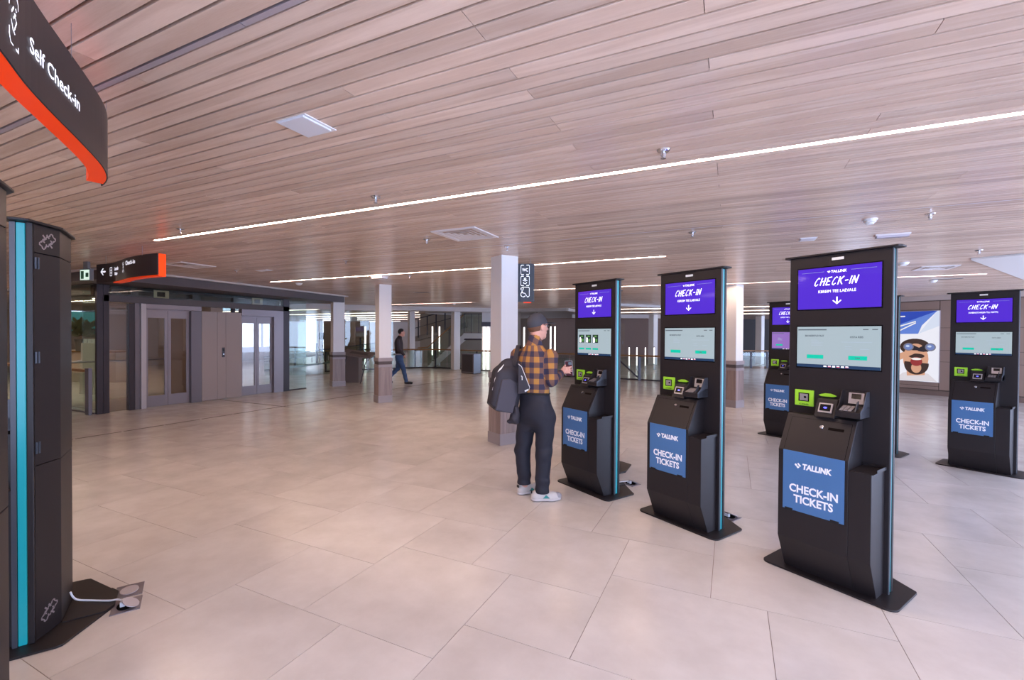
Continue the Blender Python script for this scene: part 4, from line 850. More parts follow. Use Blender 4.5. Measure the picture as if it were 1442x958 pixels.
# vertical light tubes and the light column
tubes = [(-4.17, 24, .55, 2.05, 'left tall light tube behind the staircase'), (-3.8, 24, .75, 2.05, 'right tall light tube behind the staircase'), (.58, 22, .5, 2.0, 'tall light tube behind the cap of the man'), (1.85, 22, .2, 2.05, 'tall light tube right of the man, left one of the pair'), (2.06, 22, .2, 2.05, 'tall light tube right of the man, right one of the pair'),
         (5.63, 22, .2, 1.06, 'short light tube between the first two kiosks, leftmost'), (6.0, 22, .2, 1.06, 'short light tube between the first two kiosks, second from left'), (6.41, 22, .2, 1.06, 'short light tube between the first two kiosks, third from left'), (6.83, 22, .3, 1.06, 'short light tube between the first two kiosks, rightmost'), (-7.2, 22.5, .05, 2.0, 'tall light tube behind the display stand, left of the white column')]
for r, f, z0, z1, l in tubes:
    s_ = thing('light_tube', l, 'light', V(r, f, 0), YAW, 'vertical light tubes'); wd = .034 if z1 > 1.5 else .026
    MB().lathe([(.0001, z0), (wd, z0), (wd, z1), (.0001, z1)], 10).build('tube', TUBE, s_, smooth=False); MB().lathe([(.0001, 0), (.045, 0), (.045, z0 - .002), (.0001, z0 - .002)], 10).build('stand', WHITE, s_); MB().lathe([(.0001, z1 + .001), (wd * 1.1, z1 + .001), (wd * 1.1, z1 + .05), (.0001, z1 + .05)], 10).build('cap', DSTEEL, s_)
t = thing('light_column', 'white column with dark collar and two bright vertical light tubes', 'column', V(-1.2, 21.3), YAW)
MB().box(-.2, .2, .04, .4, 0, CZ).build('shaft', WHITE, t); MB().box(-.22, .24, -.1, .42, 2.02, 2.22).build('collar', DSTEEL, t)
for x in (-.10, .09): MB().lathe([(.0001, .02), (.036, .02), (.036, 2.0), (.0001, 2.0)], 10, Matrix.Translation((x, -.03, 0))).build('light_tube', TUBE, t)
# ------------------------------------------------------------------ cabinet, display stand, ramp, far hall pieces
t = thing('metal_cabinet', 'grey metal cabinet at the far railing, right of the staircase', 'cabinet', V(-1.72, 19.3), YAW + math.radians(-38)); MB().box(-.36, .36, -.22, .22, .02, .84).build('body', mat('cabinet_grey', (120, 116, 124), .35, .5), t, bevel=.01); MB().box(-.3, .3, -.226, -.221, .08, .8).build('door', DSTEEL, t); MB().box(-.33, .33, -.2, .2, 0, .02).build('plinth', RUBBER, t)
t = thing('display_stand', 'dark grey display stand with slanted top beside the dark column', 'display stand', V(-5.12, 15.35), YAW + math.radians(-6))
M = Matrix.Translation((.05, -.12, .97)) @ Matrix.Rotation(math.radians(14), 4, 'X') @ Matrix.Rotation(math.radians(7), 4, 'Y')
MB().box(-.55, .50, -.3, .3, -.02, .02, M=M).build('slanted_top', mat('stand_grey', (122, 110, 108), .45), t, bevel=.004); MB().box(-.30, .3, -.1, .12, .021, .024, M=M).build('plan_sheet', mat('sheet_dark', (84, 76, 76), .5), t)
MB().box(-.62, -.02, .0, .3, 0, .92).build('body', mat('stand_body', (104, 92, 90), .5), t, bevel=.004)
for x in (-.42, .28): MB().tube([(x - .12, -.25, .0), (x + .12, -.25, .93)], .016, 6).build('leg', DSTEEL, t)
t = thing('glass_ramp', 'sloping glass-sided ramp with dark rails behind the lifts and the display stand', 'ramp', V(-10.6, 19.6), YAW + math.radians(-4))
def slope(x): return -.02 + .13 * x
def bar(z0, z1, y0, y1, x0=0, x1=5.4): return MB().add([(x, y, slope(x) + z) for y in (y0, y1) for (x, z) in ((x0, z0), (x1, z0), (x1, z1), (x0, z1))], [(0, 1, 2, 3), (7, 6, 5, 4), (0, 4, 5, 1), (1, 5, 6, 2), (2, 6, 7, 3), (3, 7, 4, 0)])
bar(.02, .10, 0, 1.4).build('deck', mat('ramp_green', (96, 110, 100), .5), t); bar(.1, .62, -.01, 0).build('glass_pane', GGLASS, t); bar(.62, .66, -.03, .01).build('handrail', DSTEEL, t); bar(.42, .45, -.03, .0).build('mid_rail', DSTEEL, t)
for i in range(6): bar(.1, .95, -.03, 0, .4 + i * .95, .47 + i * .95).build('post', DSTEEL, t)
for i in range(14): bar(.14 + .02 * (i % 2), .36, -.02, -.012, .3 + i * .36, .34 + i * .36).build('glass_clip', LIDM, t)
t = thing('info_sign', 'small dark square notice on a pole beyond the lifts', 'sign', V(-12.4, 30), YAW); MB().tube([(0, 0, 0), (0, 0, 1.3)], .03, 6).build('pole', DSTEEL, t); MB().box(-.24, .24, -.02, .02, 1.25, 1.7).build('board', mat('notice_dark', (60, 58, 76), .4), t)
t = thing('hanging_screen', 'small hanging direction sign far back left of the white column', 'sign', V(-11.1, 30, 1.95), YAW); MB().box(-.2, .2, -.05, .05, 0, .62).build('case', SIGNBLK, t); MB().box(-.05, .15, -.055, -.05, .08, .54).build('panel', LIT, t); MB().tube([(0, 0, .62), (0, 0, CZ - 1.95)], .015, 6).build('rod', DSTEEL, t)
column(V(-16.0, 38).x, V(-16.0, 38).y, 'white column deep in the left hall beyond the lifts', 1, False, .5); column(V(-11.4, 33).x, V(-11.4, 33).y, 'white column deep in the left hall, left of the walking man', 1, False, .4)
struct(vwall('wall_hall', -11.3, 27.5, -8.6, 27.5, 0, 2.4, mat('curtain_brown', (122, 102, 92), .7)))
for k in range(4): pass
t = thing('wall_board', 'pale notice on the dark shop front far right of the column', 'notice', V(13.75, 31.9, 1.3), YAW); MB().box(-.25, .25, -.02, .02, 0, .5).build('board', mat('board_pale', (190, 180, 178), .5), t); MB().box(-.2, .2, -.022, -.02, .3, .42).build('heading_band', mat('sheet_dark'), t)
t = thing('door_panel', 'light wooden door panel in the brown wall between the first two kiosks', 'door', V(7.6, 32.93, 0), YAW); MB().box(-.6, .5, -.03, .03, 0, 2.5).build('leaf', mat('pale_oak_door', (150, 122, 104), .5), t, bevel=.005); MB().tube([(.35, -.05, 1.0), (.35, -.05, 1.25)], .015, 6).build('handle', STEEL, t)
# ------------------------------------------------------------------ lit advertising poster
t = thing('light_box_poster', 'lit advertising light box of a laughing man looking through binoculars', 'poster', K(-4.52, 17.13, .36), KA)
def em(name, c, s=.95): return mat('poster_' + name, (30, 30, 30), .3, emit=c, es=s)
MB().box(-.72, .72, -.03, .0, 0, 2.04).build('frame', ALU, t, bevel=.004); bg = MB().box(-.705, .705, -.034, -.031, .015, 2.025).build('backlit_sheet', em('white', (236, 236, 246)), t); bg.location.x = 0
def flat(name, pts, c, k=0, s=.95): return MB().prism([(x, z) for x, z in pts], 0, .0006, M=Matrix.Translation((0, -.0345 - k * .0007, 0)) @ Matrix.Rotation(PI / 2, 4, 'X')).build(name, em(c[0], c[1], s), bg)
B1, B2 = ('blue', (38, 70, 178)), ('pale_blue', (96, 130, 214)); SKN = ('skin', (214, 160, 130)); HAIR = ('hair', (58, 40, 34)); DK = ('dark', (36, 32, 42)); RED = ('mouth', (150, 50, 50)); WH = ('teeth', (245, 240, 238)); LEN = ('lens', (110, 130, 190))
flat('blue_band', [(-.705, 1.4), (.66, 2.025), (-.705, 2.025)], B1); flat('light_blue_band', [(-.705, 1.36), (.25, 1.38), (.33, 1.62), (.66, 2.025), (-.705, 1.42)], B2, 1); flat('corner_fold', [(.66, 2.025), (.26, 1.38), (.705, 1.6), (.705, 2.025)], ('fold', (214, 222, 240)), 2)
def ov(cx, cz, a, b, n=22, a0=0, a1=360): return [(cx + a * math.cos(math.radians(a0 + (a1 - a0) * i / n)), cz + b * math.sin(math.radians(a0 + (a1 - a0) * i / n))) for i in range(n)]
_fl = flat
def flat(name, pts, c, k=0, sc=.95): return _fl(name, [(x * .95 + .20, z) for x, z in pts], c, k, sc)
flat('shirt', [(-.5, .03), (.5, .03), (.3, .24), (.0, .3), (-.3, .24)], ('cloth', (220, 214, 220)), 1); flat('neck', [(-.2, .16), (.22, .2), (.24, .5), (-.22, .5)], SKN, 2); flat('hair', ov(-.02, 1.0, .36, .24), HAIR, 2); flat('face', ov(.0, .66, .30, .44), SKN, 3)
flat('beard', ov(.02, .5, .29, .30, 24, 165, 375), HAIR, 4); flat('chin_skin', ov(.02, .40, .12, .15), SKN, 5); flat('moustache', ov(.02, .74, .19, .07), HAIR, 6); flat('open_mouth', ov(.02, .58, .14, .13), RED, 7); flat('teeth', ov(.02, .655, .12, .035), WH, 8)
flat('hand', [(-.6, .55), (-.35, .62), (.0, .82), (.06, .9), (-.15, .9), (-.45, .78), (-.62, .72)], SKN, 9)
flat('binocular_body', [(-.28, .92), (-.12, 1.09), (.08, .98), (.26, 1.1), (.42, 1.04), (.40, .9), (.18, .86), (-.06, .9)], DK, 8)
for cx, cz in ((-.17, 1.0), (.34, 1.0)): flat('binocular_rim', ov(cx, cz, .125, .115), ('rim', (120, 118, 134)), 10); flat('lens', ov(cx, cz, .095, .085), LEN, 11); flat('lens_glint', ov(cx - .02, cz + .02, .045, .03), ('glint', (200, 214, 240)), 12)
flat = _fl
for z, x0, x1 in ((1.86, -.6, -.05), (1.74, -.6, -.42)): flat('caption_line', [(x0, z), (x1, z + .01), (x1, z + .045), (x0, z + .035)], WH, 3)
for k in range(2): flat('caption_line', [(-.4 + k * .2, 1.5 - k * .06), (.2, 1.72 - k * .04), (.19, 1.75 - k * .04), (-.41 + k * .2, 1.53 - k * .06)], WH, 3)
#@@REST4
# ------------------------------------------------------------------ people
SKIN = mat('skin', (206, 152, 134), .5, noise=(30, .06)); HAIRM = mat('brown_hair', (104, 68, 46), .6, noise=(160, .35), bump=.6); CAPM = mat('charcoal_cap', (58, 58, 66), .75, noise=(200, .12)); NAVYT = mat('navy_trousers', (31, 31, 42), .75, noise=(120, .1))
def plaid():
    m = bpy.data.materials.new('buffalo_check'); m.use_nodes = True; nt = m.node_tree; N = nt.nodes; Lk = nt.links; b = N['Principled BSDF']; b.inputs['Roughness'].default_value = .8
    at = N.new('ShaderNodeAttribute'); at.attribute_name = 'cloth'; sp = N.new('ShaderNodeSeparateXYZ'); Lk.new(at.outputs['Vector'], sp.inputs[0]); st = []
    for o in ('X', 'Y'):
        mu = N.new('ShaderNodeMath'); mu.operation = 'MULTIPLY'; mu.inputs[1].default_value = 1 / .106; Lk.new(sp.outputs[o], mu.inputs[0]); fr = N.new('ShaderNodeMath'); fr.operation = 'FRACT'; Lk.new(mu.outputs[0], fr.inputs[0])
        gt = N.new('ShaderNodeMath'); gt.operation = 'GREATER_THAN'; gt.inputs[1].default_value = .5; Lk.new(fr.outputs[0], gt.inputs[0]); st.append(gt)
    a = N.new('ShaderNodeMix'); a.data_type = 'RGBA'; a.inputs[6].default_value = lin(168, 116, 52); a.inputs[7].default_value = lin(104, 72, 62); Lk.new(st[0].outputs[0], a.inputs[0])
    c = N.new('ShaderNodeMix'); c.data_type = 'RGBA'; c.inputs[6].default_value = lin(100, 70, 60); c.inputs[7].default_value = lin(42, 38, 62); Lk.new(st[0].outputs[0], c.inputs[0])
    d = N.new('ShaderNodeMix'); d.data_type = 'RGBA'; Lk.new(st[1].outputs[0], d.inputs[0]); Lk.new(a.outputs[2], d.inputs[6]); Lk.new(c.outputs[2], d.inputs[7]); Lk.new(d.outputs[2], b.inputs['Base Color']); return m
def rotm(ax_x, ax_y):        # rows: local axes in figure space
    x = np.array([ax_x[0], ax_x[1], 0]); y = np.array([ax_y[0], ax_y[1], 0]); return np.array([x, y, [0, 0, 1]])
def head(sd, Hc, f, k=.012, s=1.0):
    """skull, jaw, nose, ears, lips; f is the facing direction"""
    r = (f[1], -f[0]); R = rotm(r, f); P = lambda x, y, z: np.array([Hc[0] + r[0] * x * s + f[0] * y * s, Hc[1] + r[1] * x * s + f[1] * y * s, Hc[2] + z * s])
    sd.ell(P(0, -.008, .012), (.076 * s, .096 * s, .102 * s), R, k); sd.ell(P(0, .03, -.05), (.061 * s, .068 * s, .085 * s), R, .03); sd.ell(P(0, .062, -.112), (.034 * s, .03 * s, .026 * s), R, .03)
    sd.cone(P(0, .092, .0), P(0, .116, -.036), .009 * s, .014 * s, .012); sd.ell(P(0, .094, -.073), (.024 * s, .012 * s, .011 * s), R, .008); sd.ell(P(0, .088, .016), (.05 * s, .014 * s, .010 * s), R, .015)
    for sx in (-1, 1): sd.ell(P(sx * .082, .008, -.02), (.012 * s, .024 * s, .034 * s), R, .006); sd.ell(P(sx * .03, .098, -.002), (.017 * s, .010 * s, .010 * s), R, .01, 's')
    return P, R
# --- the man with the backpack; figure space: x to the right of the picture, y away from it, z up
MAN = Vector((-1.7287, 4.2278, 0))
root = thing('person', 'man in charcoal cap and mustard checked shirt holding a phone at the kiosk', 'person', MAN, YAW)
TR = (math.cos(math.radians(35)), -math.sin(math.radians(35))); TF = (math.sin(math.radians(35)), math.cos(math.radians(35)))
HF = (math.sin(math.radians(60)), math.cos(math.radians(60))); Hc = (-.012, .0, 1.735)
TORSO = [(1.02, -.038, .0, .163, .118), (1.12, -.045, .0, .163, .118), (1.25, -.045, .0, .178, .124), (1.36, -.046, .004, .196, .128), (1.43, -.047, .006, .19, .118), (1.48, -.048, .006, .15, .095), (1.54, -.048, .006, .085, .07)]
HIPS = [(.70, -.018, -.005, .11, .07), (.76, -.018, -.006, .155, .108), (.84, -.020, -.008, .174, .128), (.92, -.024, -.008, .172, .128), (1.0, -.034, -.002, .166, .122), (1.085, -.042, .0, .163, .118)]
SR, ER, WR = (.115, -.10, 1.435), (.122, -.13, 1.195), (.236, .10, 1.252)
SL, EL, WL = (-.208, .112, 1.435), (-.262, .10, 1.17), (-.20, .30, 1.12)
LEG = {'R': [(.066, -.062, .82), (.054, -.058, .47), (.040, -.045, .07)], 'L': [(-.102, .052, .82), (-.150, .095, .47), (-.128, .135, .10)]}
FOOT = {'R': ((-.012, -.042), (.995, .10)), 'L': ((-.150, .14), (.87, .49))}
def man_body():
    s = Sdf((-.42, -.32, 0), (.42, .42, 1.9), .0055)
    s.trunk(TORSO, TR, TF, .03, -.018); s.trunk(HIPS, TR, TF, .03, -.018)
    P, R = head(s, Hc, HF)
    s.cone((-.020, -.014, 1.66), (-.047, -.005, 1.47), .056, .066, .03)
    for S_, E_, W_ in ((SR, ER, WR), (SL, EL, WL)): s.cone(S_, E_, .056, .044, .02); s.cone(E_, W_, .042, .027, .02)
    for k in 'RL':
        a, b, c = LEG[k]; s.cone(a, b, .085, .056, .03); s.cone(b, c, .054, .038, .02); (hx, hy), (dx, dy) = FOOT[k]
        s.cone((hx, hy, .05), (hx + dx * .16, hy + dy * .16, .035), .035, .03, .02)
    # right hand: palm, four fingers over the phone back, thumb behind it
    pr = rotm((.62, .78), (-.78, .62)); s.cone(WR, (.258, .128, 1.266), .024, .026, .01); s.ell((.274, .150, 1.278), (.046, .018, .038), rotm((.8, .6), (-.6, .8)), .012)
    for kz, tx, z2 in ((1.304, .352, 1.312), (1.286, .357, 1.290), (1.268, .352, 1.268), (1.251, .340, 1.247)):
        a, m_, b = (.292, .158, kz), (.322, .150, kz + .003), (tx, .164, z2); s.cone(a, m_, .0098, .0088, .004); s.cone(m_, b, .0086, .0072, .003)
    s.cone((.264, .158, 1.298), (.286, .186, 1.325), .0125, .0105, .008); s.cone((.286, .186, 1.325), (.318, .200, 1.336), .0105, .0085, .003)
    # left hand holding the strap in front
    s.ell((-.185, .325, 1.115), (.02, .045, .04), rotm((.8, -.6), (.6, .8)), .012)
    for i in range(4): s.cone((-.185 + .004 * i, .352, 1.14 - .018 * i), (-.155, .372, 1.142 - .018 * i), .0095, .008, .004); s.cone((-.155, .372, 1.142 - .018 * i), (-.140, .350, 1.138 - .018 * i), .008, .007, .003)
    s.cone((-.18, .32, 1.145), (-.15, .338, 1.165), .012, .009, .006)
    return s.build('body', SKIN, root), P, R
body, HP, HR = man_body()
def hp(x, y, z): return Vector(HP(x, y, z))
# shirt with sleeves, collar and hem; the check follows torso and sleeves
s = Sdf((-.40, -.30, .98), (.36, .36, 1.64), .0055); s.trunk(TORSO, TR, TF, .035)
for S_, E_, W_ in ((SR, ER, WR), (SL, EL, WL)): s.cone(S_, E_, .070, .055, .03); s.cone(E_, W_, .053, .041, .02)
s.cone((-.047, -.005, 1.49), (-.033, -.012, 1.625), .085, .064, .03)
s.wrinkle(lambda X, Y, Z: .0035 * np.sin(38 * Z + 14 * X + 9 * Y) * np.exp(-((Z - 1.12) / .09) ** 2) + .003 * np.sin(60 * (X + .4 * Z) + 20 * Y) * np.exp(-(((X - .13) / .07) ** 2 + ((Z - 1.2) / .08) ** 2)) + .0015 * np.sin(27 * X - 31 * Z))
d_ = np.array(WR) - np.array(ER); d_ = d_ / np.linalg.norm(d_); pc = np.array(WR) - d_ * .015; s2 = Sdf.cut
def cut_local(sd, p, n, r):
    lo = np.array(p) - r; sl, (X, Y, Z) = sd.sub(lo, np.array(p) + r); sd.put(sl, (X - p[0]) * n[0] + (Y - p[1]) * n[1] + (Z - p[2]) * n[2], .001, 'i')
cut_local(s, pc, d_, .075); s.cut((0, 0, 1.055), (0, 0, -1)); s.cut((-.036, -.010, 1.634), (.25, .12, .96))
me = s.mesh('shirt', plaid()); nv = len(me.vertices); co_ = np.empty(nv * 3, np.float32); me.vertices.foreach_get('co', co_); co_ = co_.reshape(-1, 3)
def segd(a, b):
    a, b = np.array(a), np.array(b); ba = b - a; t = np.clip((co_ - a) @ ba / (ba @ ba), 0, 1); q = a + t[:, None] * ba; return np.linalg.norm(co_ - q, axis=1), t * np.linalg.norm(ba), co_ - q
best = np.full(nv, 9.); uv = np.zeros((nv, 3), np.float32)
tx = (co_[:, 0] + .046) * TR[0] + co_[:, 1] * TR[1]; ty = (co_[:, 0] + .046) * TF[0] + co_[:, 1] * TF[1]
uv[:, 0] = np.arctan2(tx, -ty) * .15 + .021; uv[:, 1] = co_[:, 2] + .004
for (S_, E_, W_) in ((SR, ER, WR), (SL, EL, WL)):
    d1, l1, o1 = segd(S_, E_); d2, l2, o2 = segd(E_, W_); sh = (np.minimum(d1, d2) < .085) & (((co_[:, 0] - S_[0]) * TR[0] + (co_[:, 1] - S_[1]) * TR[1]) * (1 if S_ is SR else -1) > -.035)
    first = d1 < d2; L_ = np.where(first, l1, l2 + .27); o_ = np.where(first[:, None], o1, o2)
    uv[sh, 0] = (np.arctan2(o_[sh, 0] + .3 * o_[sh, 2], -o_[sh, 1] + .3 * o_[sh, 2]) * .06 + .03); uv[sh, 1] = -L_[sh] + .02
coll = co_[:, 2] > 1.535; uv[coll, 1] = co_[coll, 2] * .8 + co_[coll, 0] * .5; uv[coll, 0] = co_[coll, 0] * .9 - co_[coll, 2] * .3
at_ = me.attributes.new('cloth', 'FLOAT_VECTOR', 'POINT'); at_.data.foreach_set('vector', uv.ravel())
shirt = link('shirt', me, root); shirt['label'] = 'mustard and navy buffalo-check shirt'
# trousers
s = Sdf((-.30, -.26, .04), (.28, .30, 1.1), .0055); s.trunk(HIPS, TR, TF, .04)
for k in 'RL':
    a, b, c = LEG[k]; s.cone(a, b, .105, .078, .05); s.cone(b, c, .078, .068, .03)
s.ell((-.05, -.09, .88), (.14, .06, .11), rotm(TR, TF), .05)
s.wrinkle(lambda X, Y, Z: .005 * np.sin(52 * Z + 12 * X + 8 * Y) * np.exp(-((Z - .16) / .09) ** 2) + .0045 * np.sin(40 * Z - 22 * X) * np.exp(-((Z - .50) / .11) ** 2) + .003 * np.sin(30 * Z + 30 * X) * np.exp(-((Z - .75) / .08) ** 2) + .0015 * np.sin(17 * X + 23 * Z))
sl, (X, Y, Z) = s.sub(s.lo, s.lo + s.h * s.n); s.put(sl, np.where(X < -.035, .112, .082) - Z, .001, 'i'); s.cut((0, 0, 1.078), (0, 0, 1)); tr = s.build('trousers', NAVYT, root)
wbm = MB(); ring = [(-.042 + math.cos(a) * TR[0] * .166 + math.sin(a) * TF[0] * .121, math.cos(a) * TR[1] * .166 + math.sin(a) * TF[1] * .121, 1.062) for a in [2 * PI * i / 28 for i in range(29)]]
wbm.tube(ring, .008, 6, cap=False).build('belt', RUBBER, tr)
# cap, hair, glasses
s = Sdf((-.2, -.2, 1.62), (.24, .22, 1.9), .004); s.ell(HP(0, -.008, .014), (.087, .108, .113), HR, .01); nx = np.array([HF[0] * .27, HF[1] * .27, -1.0]); s.cut(HP(0, 0, .0), nx)
br = np.array(HP(0, .128, .024)); s.ell(br, (.070, .078, .009), HR, .012); s.ell(HP(0, .02, -.01), (.074, .09, .036), HR, .01, 's'); cap = s.build('cap', CAPM, root)
MB().lathe([(.0001, -.004), (.008, -.003), (.006, .003), (.0001, .004)], 10, Matrix.Translation(hp(0, -.008, .127))).build('button', CAPM, cap)
s = Sdf((-.2, -.2, 1.6), (.2, .2, 1.86), .0045); s.ell(HP(0, -.012, .0), (.082, .099, .098), HR, .01); s.cut(HP(0, -.012, 0), (HF[0], HF[1], .0)); s.cut(HP(0, 0, -.088), (HF[0] * -.25, HF[1] * -.25, -1)); hair = s.build('hair', HAIRM, root)
gl = MB()
for sx in (-1, 1): gl.tube([hp(sx * .036 + .026 * math.cos(a), .118 - .012 * abs(math.cos(a)) * (1 if math.cos(a) * sx > 0 else 0), -.004 + .021 * math.sin(a)) for a in [2 * PI * i / 16 for i in range(17)]], .005, 6, cap=False); gl.tube([hp(sx * .062, .105, .004), hp(sx * .082, .06, .004), hp(sx * .089, .0, .002)], .004, 6)
gl.tube([hp(-.01, .114, .0), hp(0, .118, .002), hp(.01, .114, .0)], .003, 6); glasses = gl.build('glasses', BLACKG, root)
for sx in (-1, 1): MB().lathe([(.0001, -.011), (.009, -.007), (.0115, 0), (.009, .007), (.0001, .011)], 12, Matrix.Translation(hp(sx * .031, .083, -.003))).build('eye', mat('eye_white', (220, 214, 208), .3), root, smooth=True)
for sx in (-1, 1): MB().lathe([(.0001, -.001), (.022, -.001), (.022, .001), (.0001, .001)], 14, Matrix.Translation(hp(sx * .036, .110, -.004)) @ Matrix.Rotation(-math.radians(60), 4, 'Z') @ Matrix.Rotation(PI / 2, 4, 'X')).build('lens', GLASS, glasses)
tag_w = MB().tube([tuple(np.array(WR) - d_ * .004 + np.array((math.cos(a) * .026, math.sin(a) * .012, math.sin(a) * .026))) for a in [2 * PI * i / 16 for i in range(17)]], .006, 6, cap=False).build('wrist_watch', RUBBER, root)
# shoes
SHOE = mat('white_leather', (190, 182, 178), .55); GREYS = mat('grey_suede', (150, 146, 150), .7); SOLE = mat('pale_sole', (196, 188, 188), .6)
for k in 'RL':
    (hx, hy), (dx, dy) = FOOT[k]; px_, py_ = dy, -dx; F_ = lambda a, b, z: (hx + dx * a + px_ * b, hy + dy * a + py_ * b, z); R_ = rotm((px_, py_), (dx, dy))
    s = Sdf((hx - .16, hy - .16, 0), (hx + .30, hy + .30, .16), .0045); s.cone(F_(-.01, 0, .05), F_(.06, 0, .07), .044, .042, .03); s.cone(F_(.0, 0, .05), F_(.15, .004, .042), .044, .046, .03); s.cone(F_(.15, .004, .04), F_(.205, .0, .036), .046, .036, .03); s.cone(F_(.02, 0, .07), F_(.02, 0, .105), .043, .042, .02); s.cut((0, 0, .022), (0, 0, -1)); s.cut((0, 0, .112), (0, 0, 1))
    sh = s.build('shoe', SHOE, root)
    s = Sdf((hx - .16, hy - .16, 0), (hx + .32, hy + .32, .06), .0045); s.cone(F_(-.012, 0, .03), F_(.15, .004, .03), .047, .050, .03); s.cone(F_(.15, .004, .03), F_(.21, 0, .03), .050, .038, .03); s.cut((0, 0, .027), (0, 0, 1)); s.cut((0, 0, .005), (0, 0, -1)); s.build('sole', SOLE, sh)
    s = Sdf((hx - .1, hy - .1, 0), (hx + .32, hy + .32, .1), .0045); s.ell(F_(.205, 0, .045), (.037, .045, .036), R_, .01); s.cut((0, 0, .028), (0, 0, -1)); s.build('toe_cap', GREYS, sh)
    MB().box(-.018, .018, -.004, .006, -.012, .014, M=Matrix.Translation(F_(-.053, 0, .088)) @ Matrix.Rotation(math.atan2(dy, dx) - PI / 2, 4, 'Z')).build('heel_tab', RUBBER, sh, bevel=.003)
    for sd_ in (1,): MB().add([F_(a, b, z) for (a, b, z) in ((.055, .050, .035), (.125, .0535, .035), (.098, .052, .06), (.085, .051, .068), (.055, .046, .035), (.125, .049, .035), (.098, .047, .06), (.085, .046, .068))], [(0, 1, 2, 3), (7, 6, 5, 4), (0, 4, 5, 1), (1, 5, 6, 2), (2, 6, 7, 3), (3, 7, 4, 0)]).build('side_patch', mat('teal_patch', (48, 128, 124), .6), sh)
    for i in range(4): MB().tube([F_(.075 + i * .02, -.03, .082 - i * .006), F_(.085 + i * .02, 0, .094 - i * .007), F_(.075 + i * .02, .03, .082 - i * .006)], .0035, 5).build('lace', mat('lace_grey', (170, 168, 172), .7), sh)
# phone in his hand
M = Matrix.Translation((.326, .176, 1.296)) @ Matrix.Rotation(math.radians(-14), 4, 'Z') @ Matrix.Rotation(math.radians(-5), 4, 'Y')
t = thing('phone', 'dark red smartphone held upright by the man in front of the scanner', 'phone', MAN, YAW); MB().box(-.036, .036, -.0035, .0045, -.076, .076, M=M).build('case', mat('phone_maroon', (70, 26, 34), .55, spec=.3), t, bevel=.003); MB().box(-.033, .033, .0046, .0052, -.07, .07, M=M).build('display', mat('phone_display', (20, 20, 24), .1, emit=(150, 150, 160), es=.5), t)
MB().box(-.004, .03, -.006, -.0036, .034, .068, M=M).build('camera_bump', BLACKG, t, bevel=.002)
fr = MB()
for a, b, c, d in ((-.038, .038, .076, .078), (-.038, -.036, -.076, .076), (.036, .038, -.076, .076)): fr.box(a, b, -.003, .004, c, d, M=M)
fr.build('edge_frame', SILVER, t)
# backpack on his left shoulder
BPK = mat('backpack_black', (44, 40, 47), .7, noise=(150, .1)); BPK2 = mat('backpack_panel', (66, 62, 70), .75, noise=(150, .08))
t = thing('backpack', 'black backpack with grey panel hanging from the left shoulder of the man in the cap', 'backpack', MAN, YAW)
bx_ = (math.cos(math.radians(24)), math.sin(math.radians(24))); by_ = (-bx_[1], bx_[0]); c_, s_n = math.cos(math.radians(10)), math.sin(math.radians(10))
bX = np.array([bx_[0] * c_, bx_[1] * c_, -s_n]); bZ = np.array([bx_[0] * s_n, bx_[1] * s_n, c_]); bY = np.array([by_[0], by_[1], 0]); RB = np.array([bX, bY, bZ]); bc = np.array((-.325, -.015, 1.125))
B = lambda x, y, z: bc + bX * x + bY * y + bZ * z
s = Sdf((-.60, -.32, .78), (-.06, .26, 1.46), .006); s.rbox(B(0, 0, -.035), (.155, .085, .215), RB, .06, .03); s.ell(B(.01, .01, .12), (.135, .078, .165), RB, .04); s.ell(B(-.01, -.06, -.02), (.13, .05, .2), RB, .04)
s.cut(B(-.10, 0, -.22), -(bX * .55 + bZ * .84)); s.cut(B(.115, 0, .19), bX * .75 + bZ * .66); bag = s.build('bag', BPK, t)
def Bm(pts, y0, y1): 
    mb = MB(); n = len(pts); mb.add([tuple(B(x, y, z)) for y in (y0, y1) for x, z in pts], [tuple(range(n - 1, -1, -1)), tuple(range(n, 2 * n))] + [(i, (i + 1) % n, n + (i + 1) % n, n + i) for i in range(n)]); return mb
Bm([(-.115, -.235), (.07, -.245), (.10, .045), (-.02, .085), (-.10, .065)], -.118, -.085).build('front_panel', BPK2, t, bevel=.01)
MB().tube([tuple(B(*p)) for p in ((-.155, -.05, -.05), (-.15, -.055, .06), (-.125, -.06, .15), (-.085, -.06, .21))], .004, 6).build('reflective_piping', mat('reflective_white', (210, 206, 204), .4), t)
Bm([(-.14, .13), (-.105, .17), (-.095, .20), (-.125, .165)], -.075, -.065).build('white_tag', mat('reflective_white'), t)
st = [(-.205, .20, 1.36), (-.19, .15, 1.47), (-.195, .09, 1.525), (-.205, .03, 1.515), (-.222, -.02, 1.45), (-.235, -.045, 1.38), (-.245, -.05, 1.33)]; mb = MB(); sp_ = spl(st, 5); wv = Vector((.045 * TR[0], .045 * TR[1], 0)) * .55; vs_ = []
for p in sp_:
    for q in (p - wv, p + wv): vs_ += [q, q + Vector((0, -.004, .008))]
mb.add(vs_, [(4 * i + a, 4 * i + b, 4 * i + 4 + b, 4 * i + 4 + a) for i in range(len(sp_) - 1) for a, b in ((0, 2), (2, 3), (3, 1), (1, 0))] + [(0, 1, 3, 2)]); mb.build('shoulder_strap', BPK, t)
sp2 = MB(); fp_ = [(-.205, -.155, 1.355), (-.175, -.155, 1.335), (-.088, -.145, 1.13), (-.125, -.15, 1.075), (-.205, -.15, 1.07)]
sp2.add([(x, y, z) for x, y, z in fp_] + [(x, y + .035, z) for x, y, z in fp_], [(4, 3, 2, 1, 0), (5, 6, 7, 8, 9)] + [(i, (i + 1) % 5, 5 + (i + 1) % 5, 5 + i) for i in range(5)]); sp2.build('side_flap', BPK, t, bevel=.006)
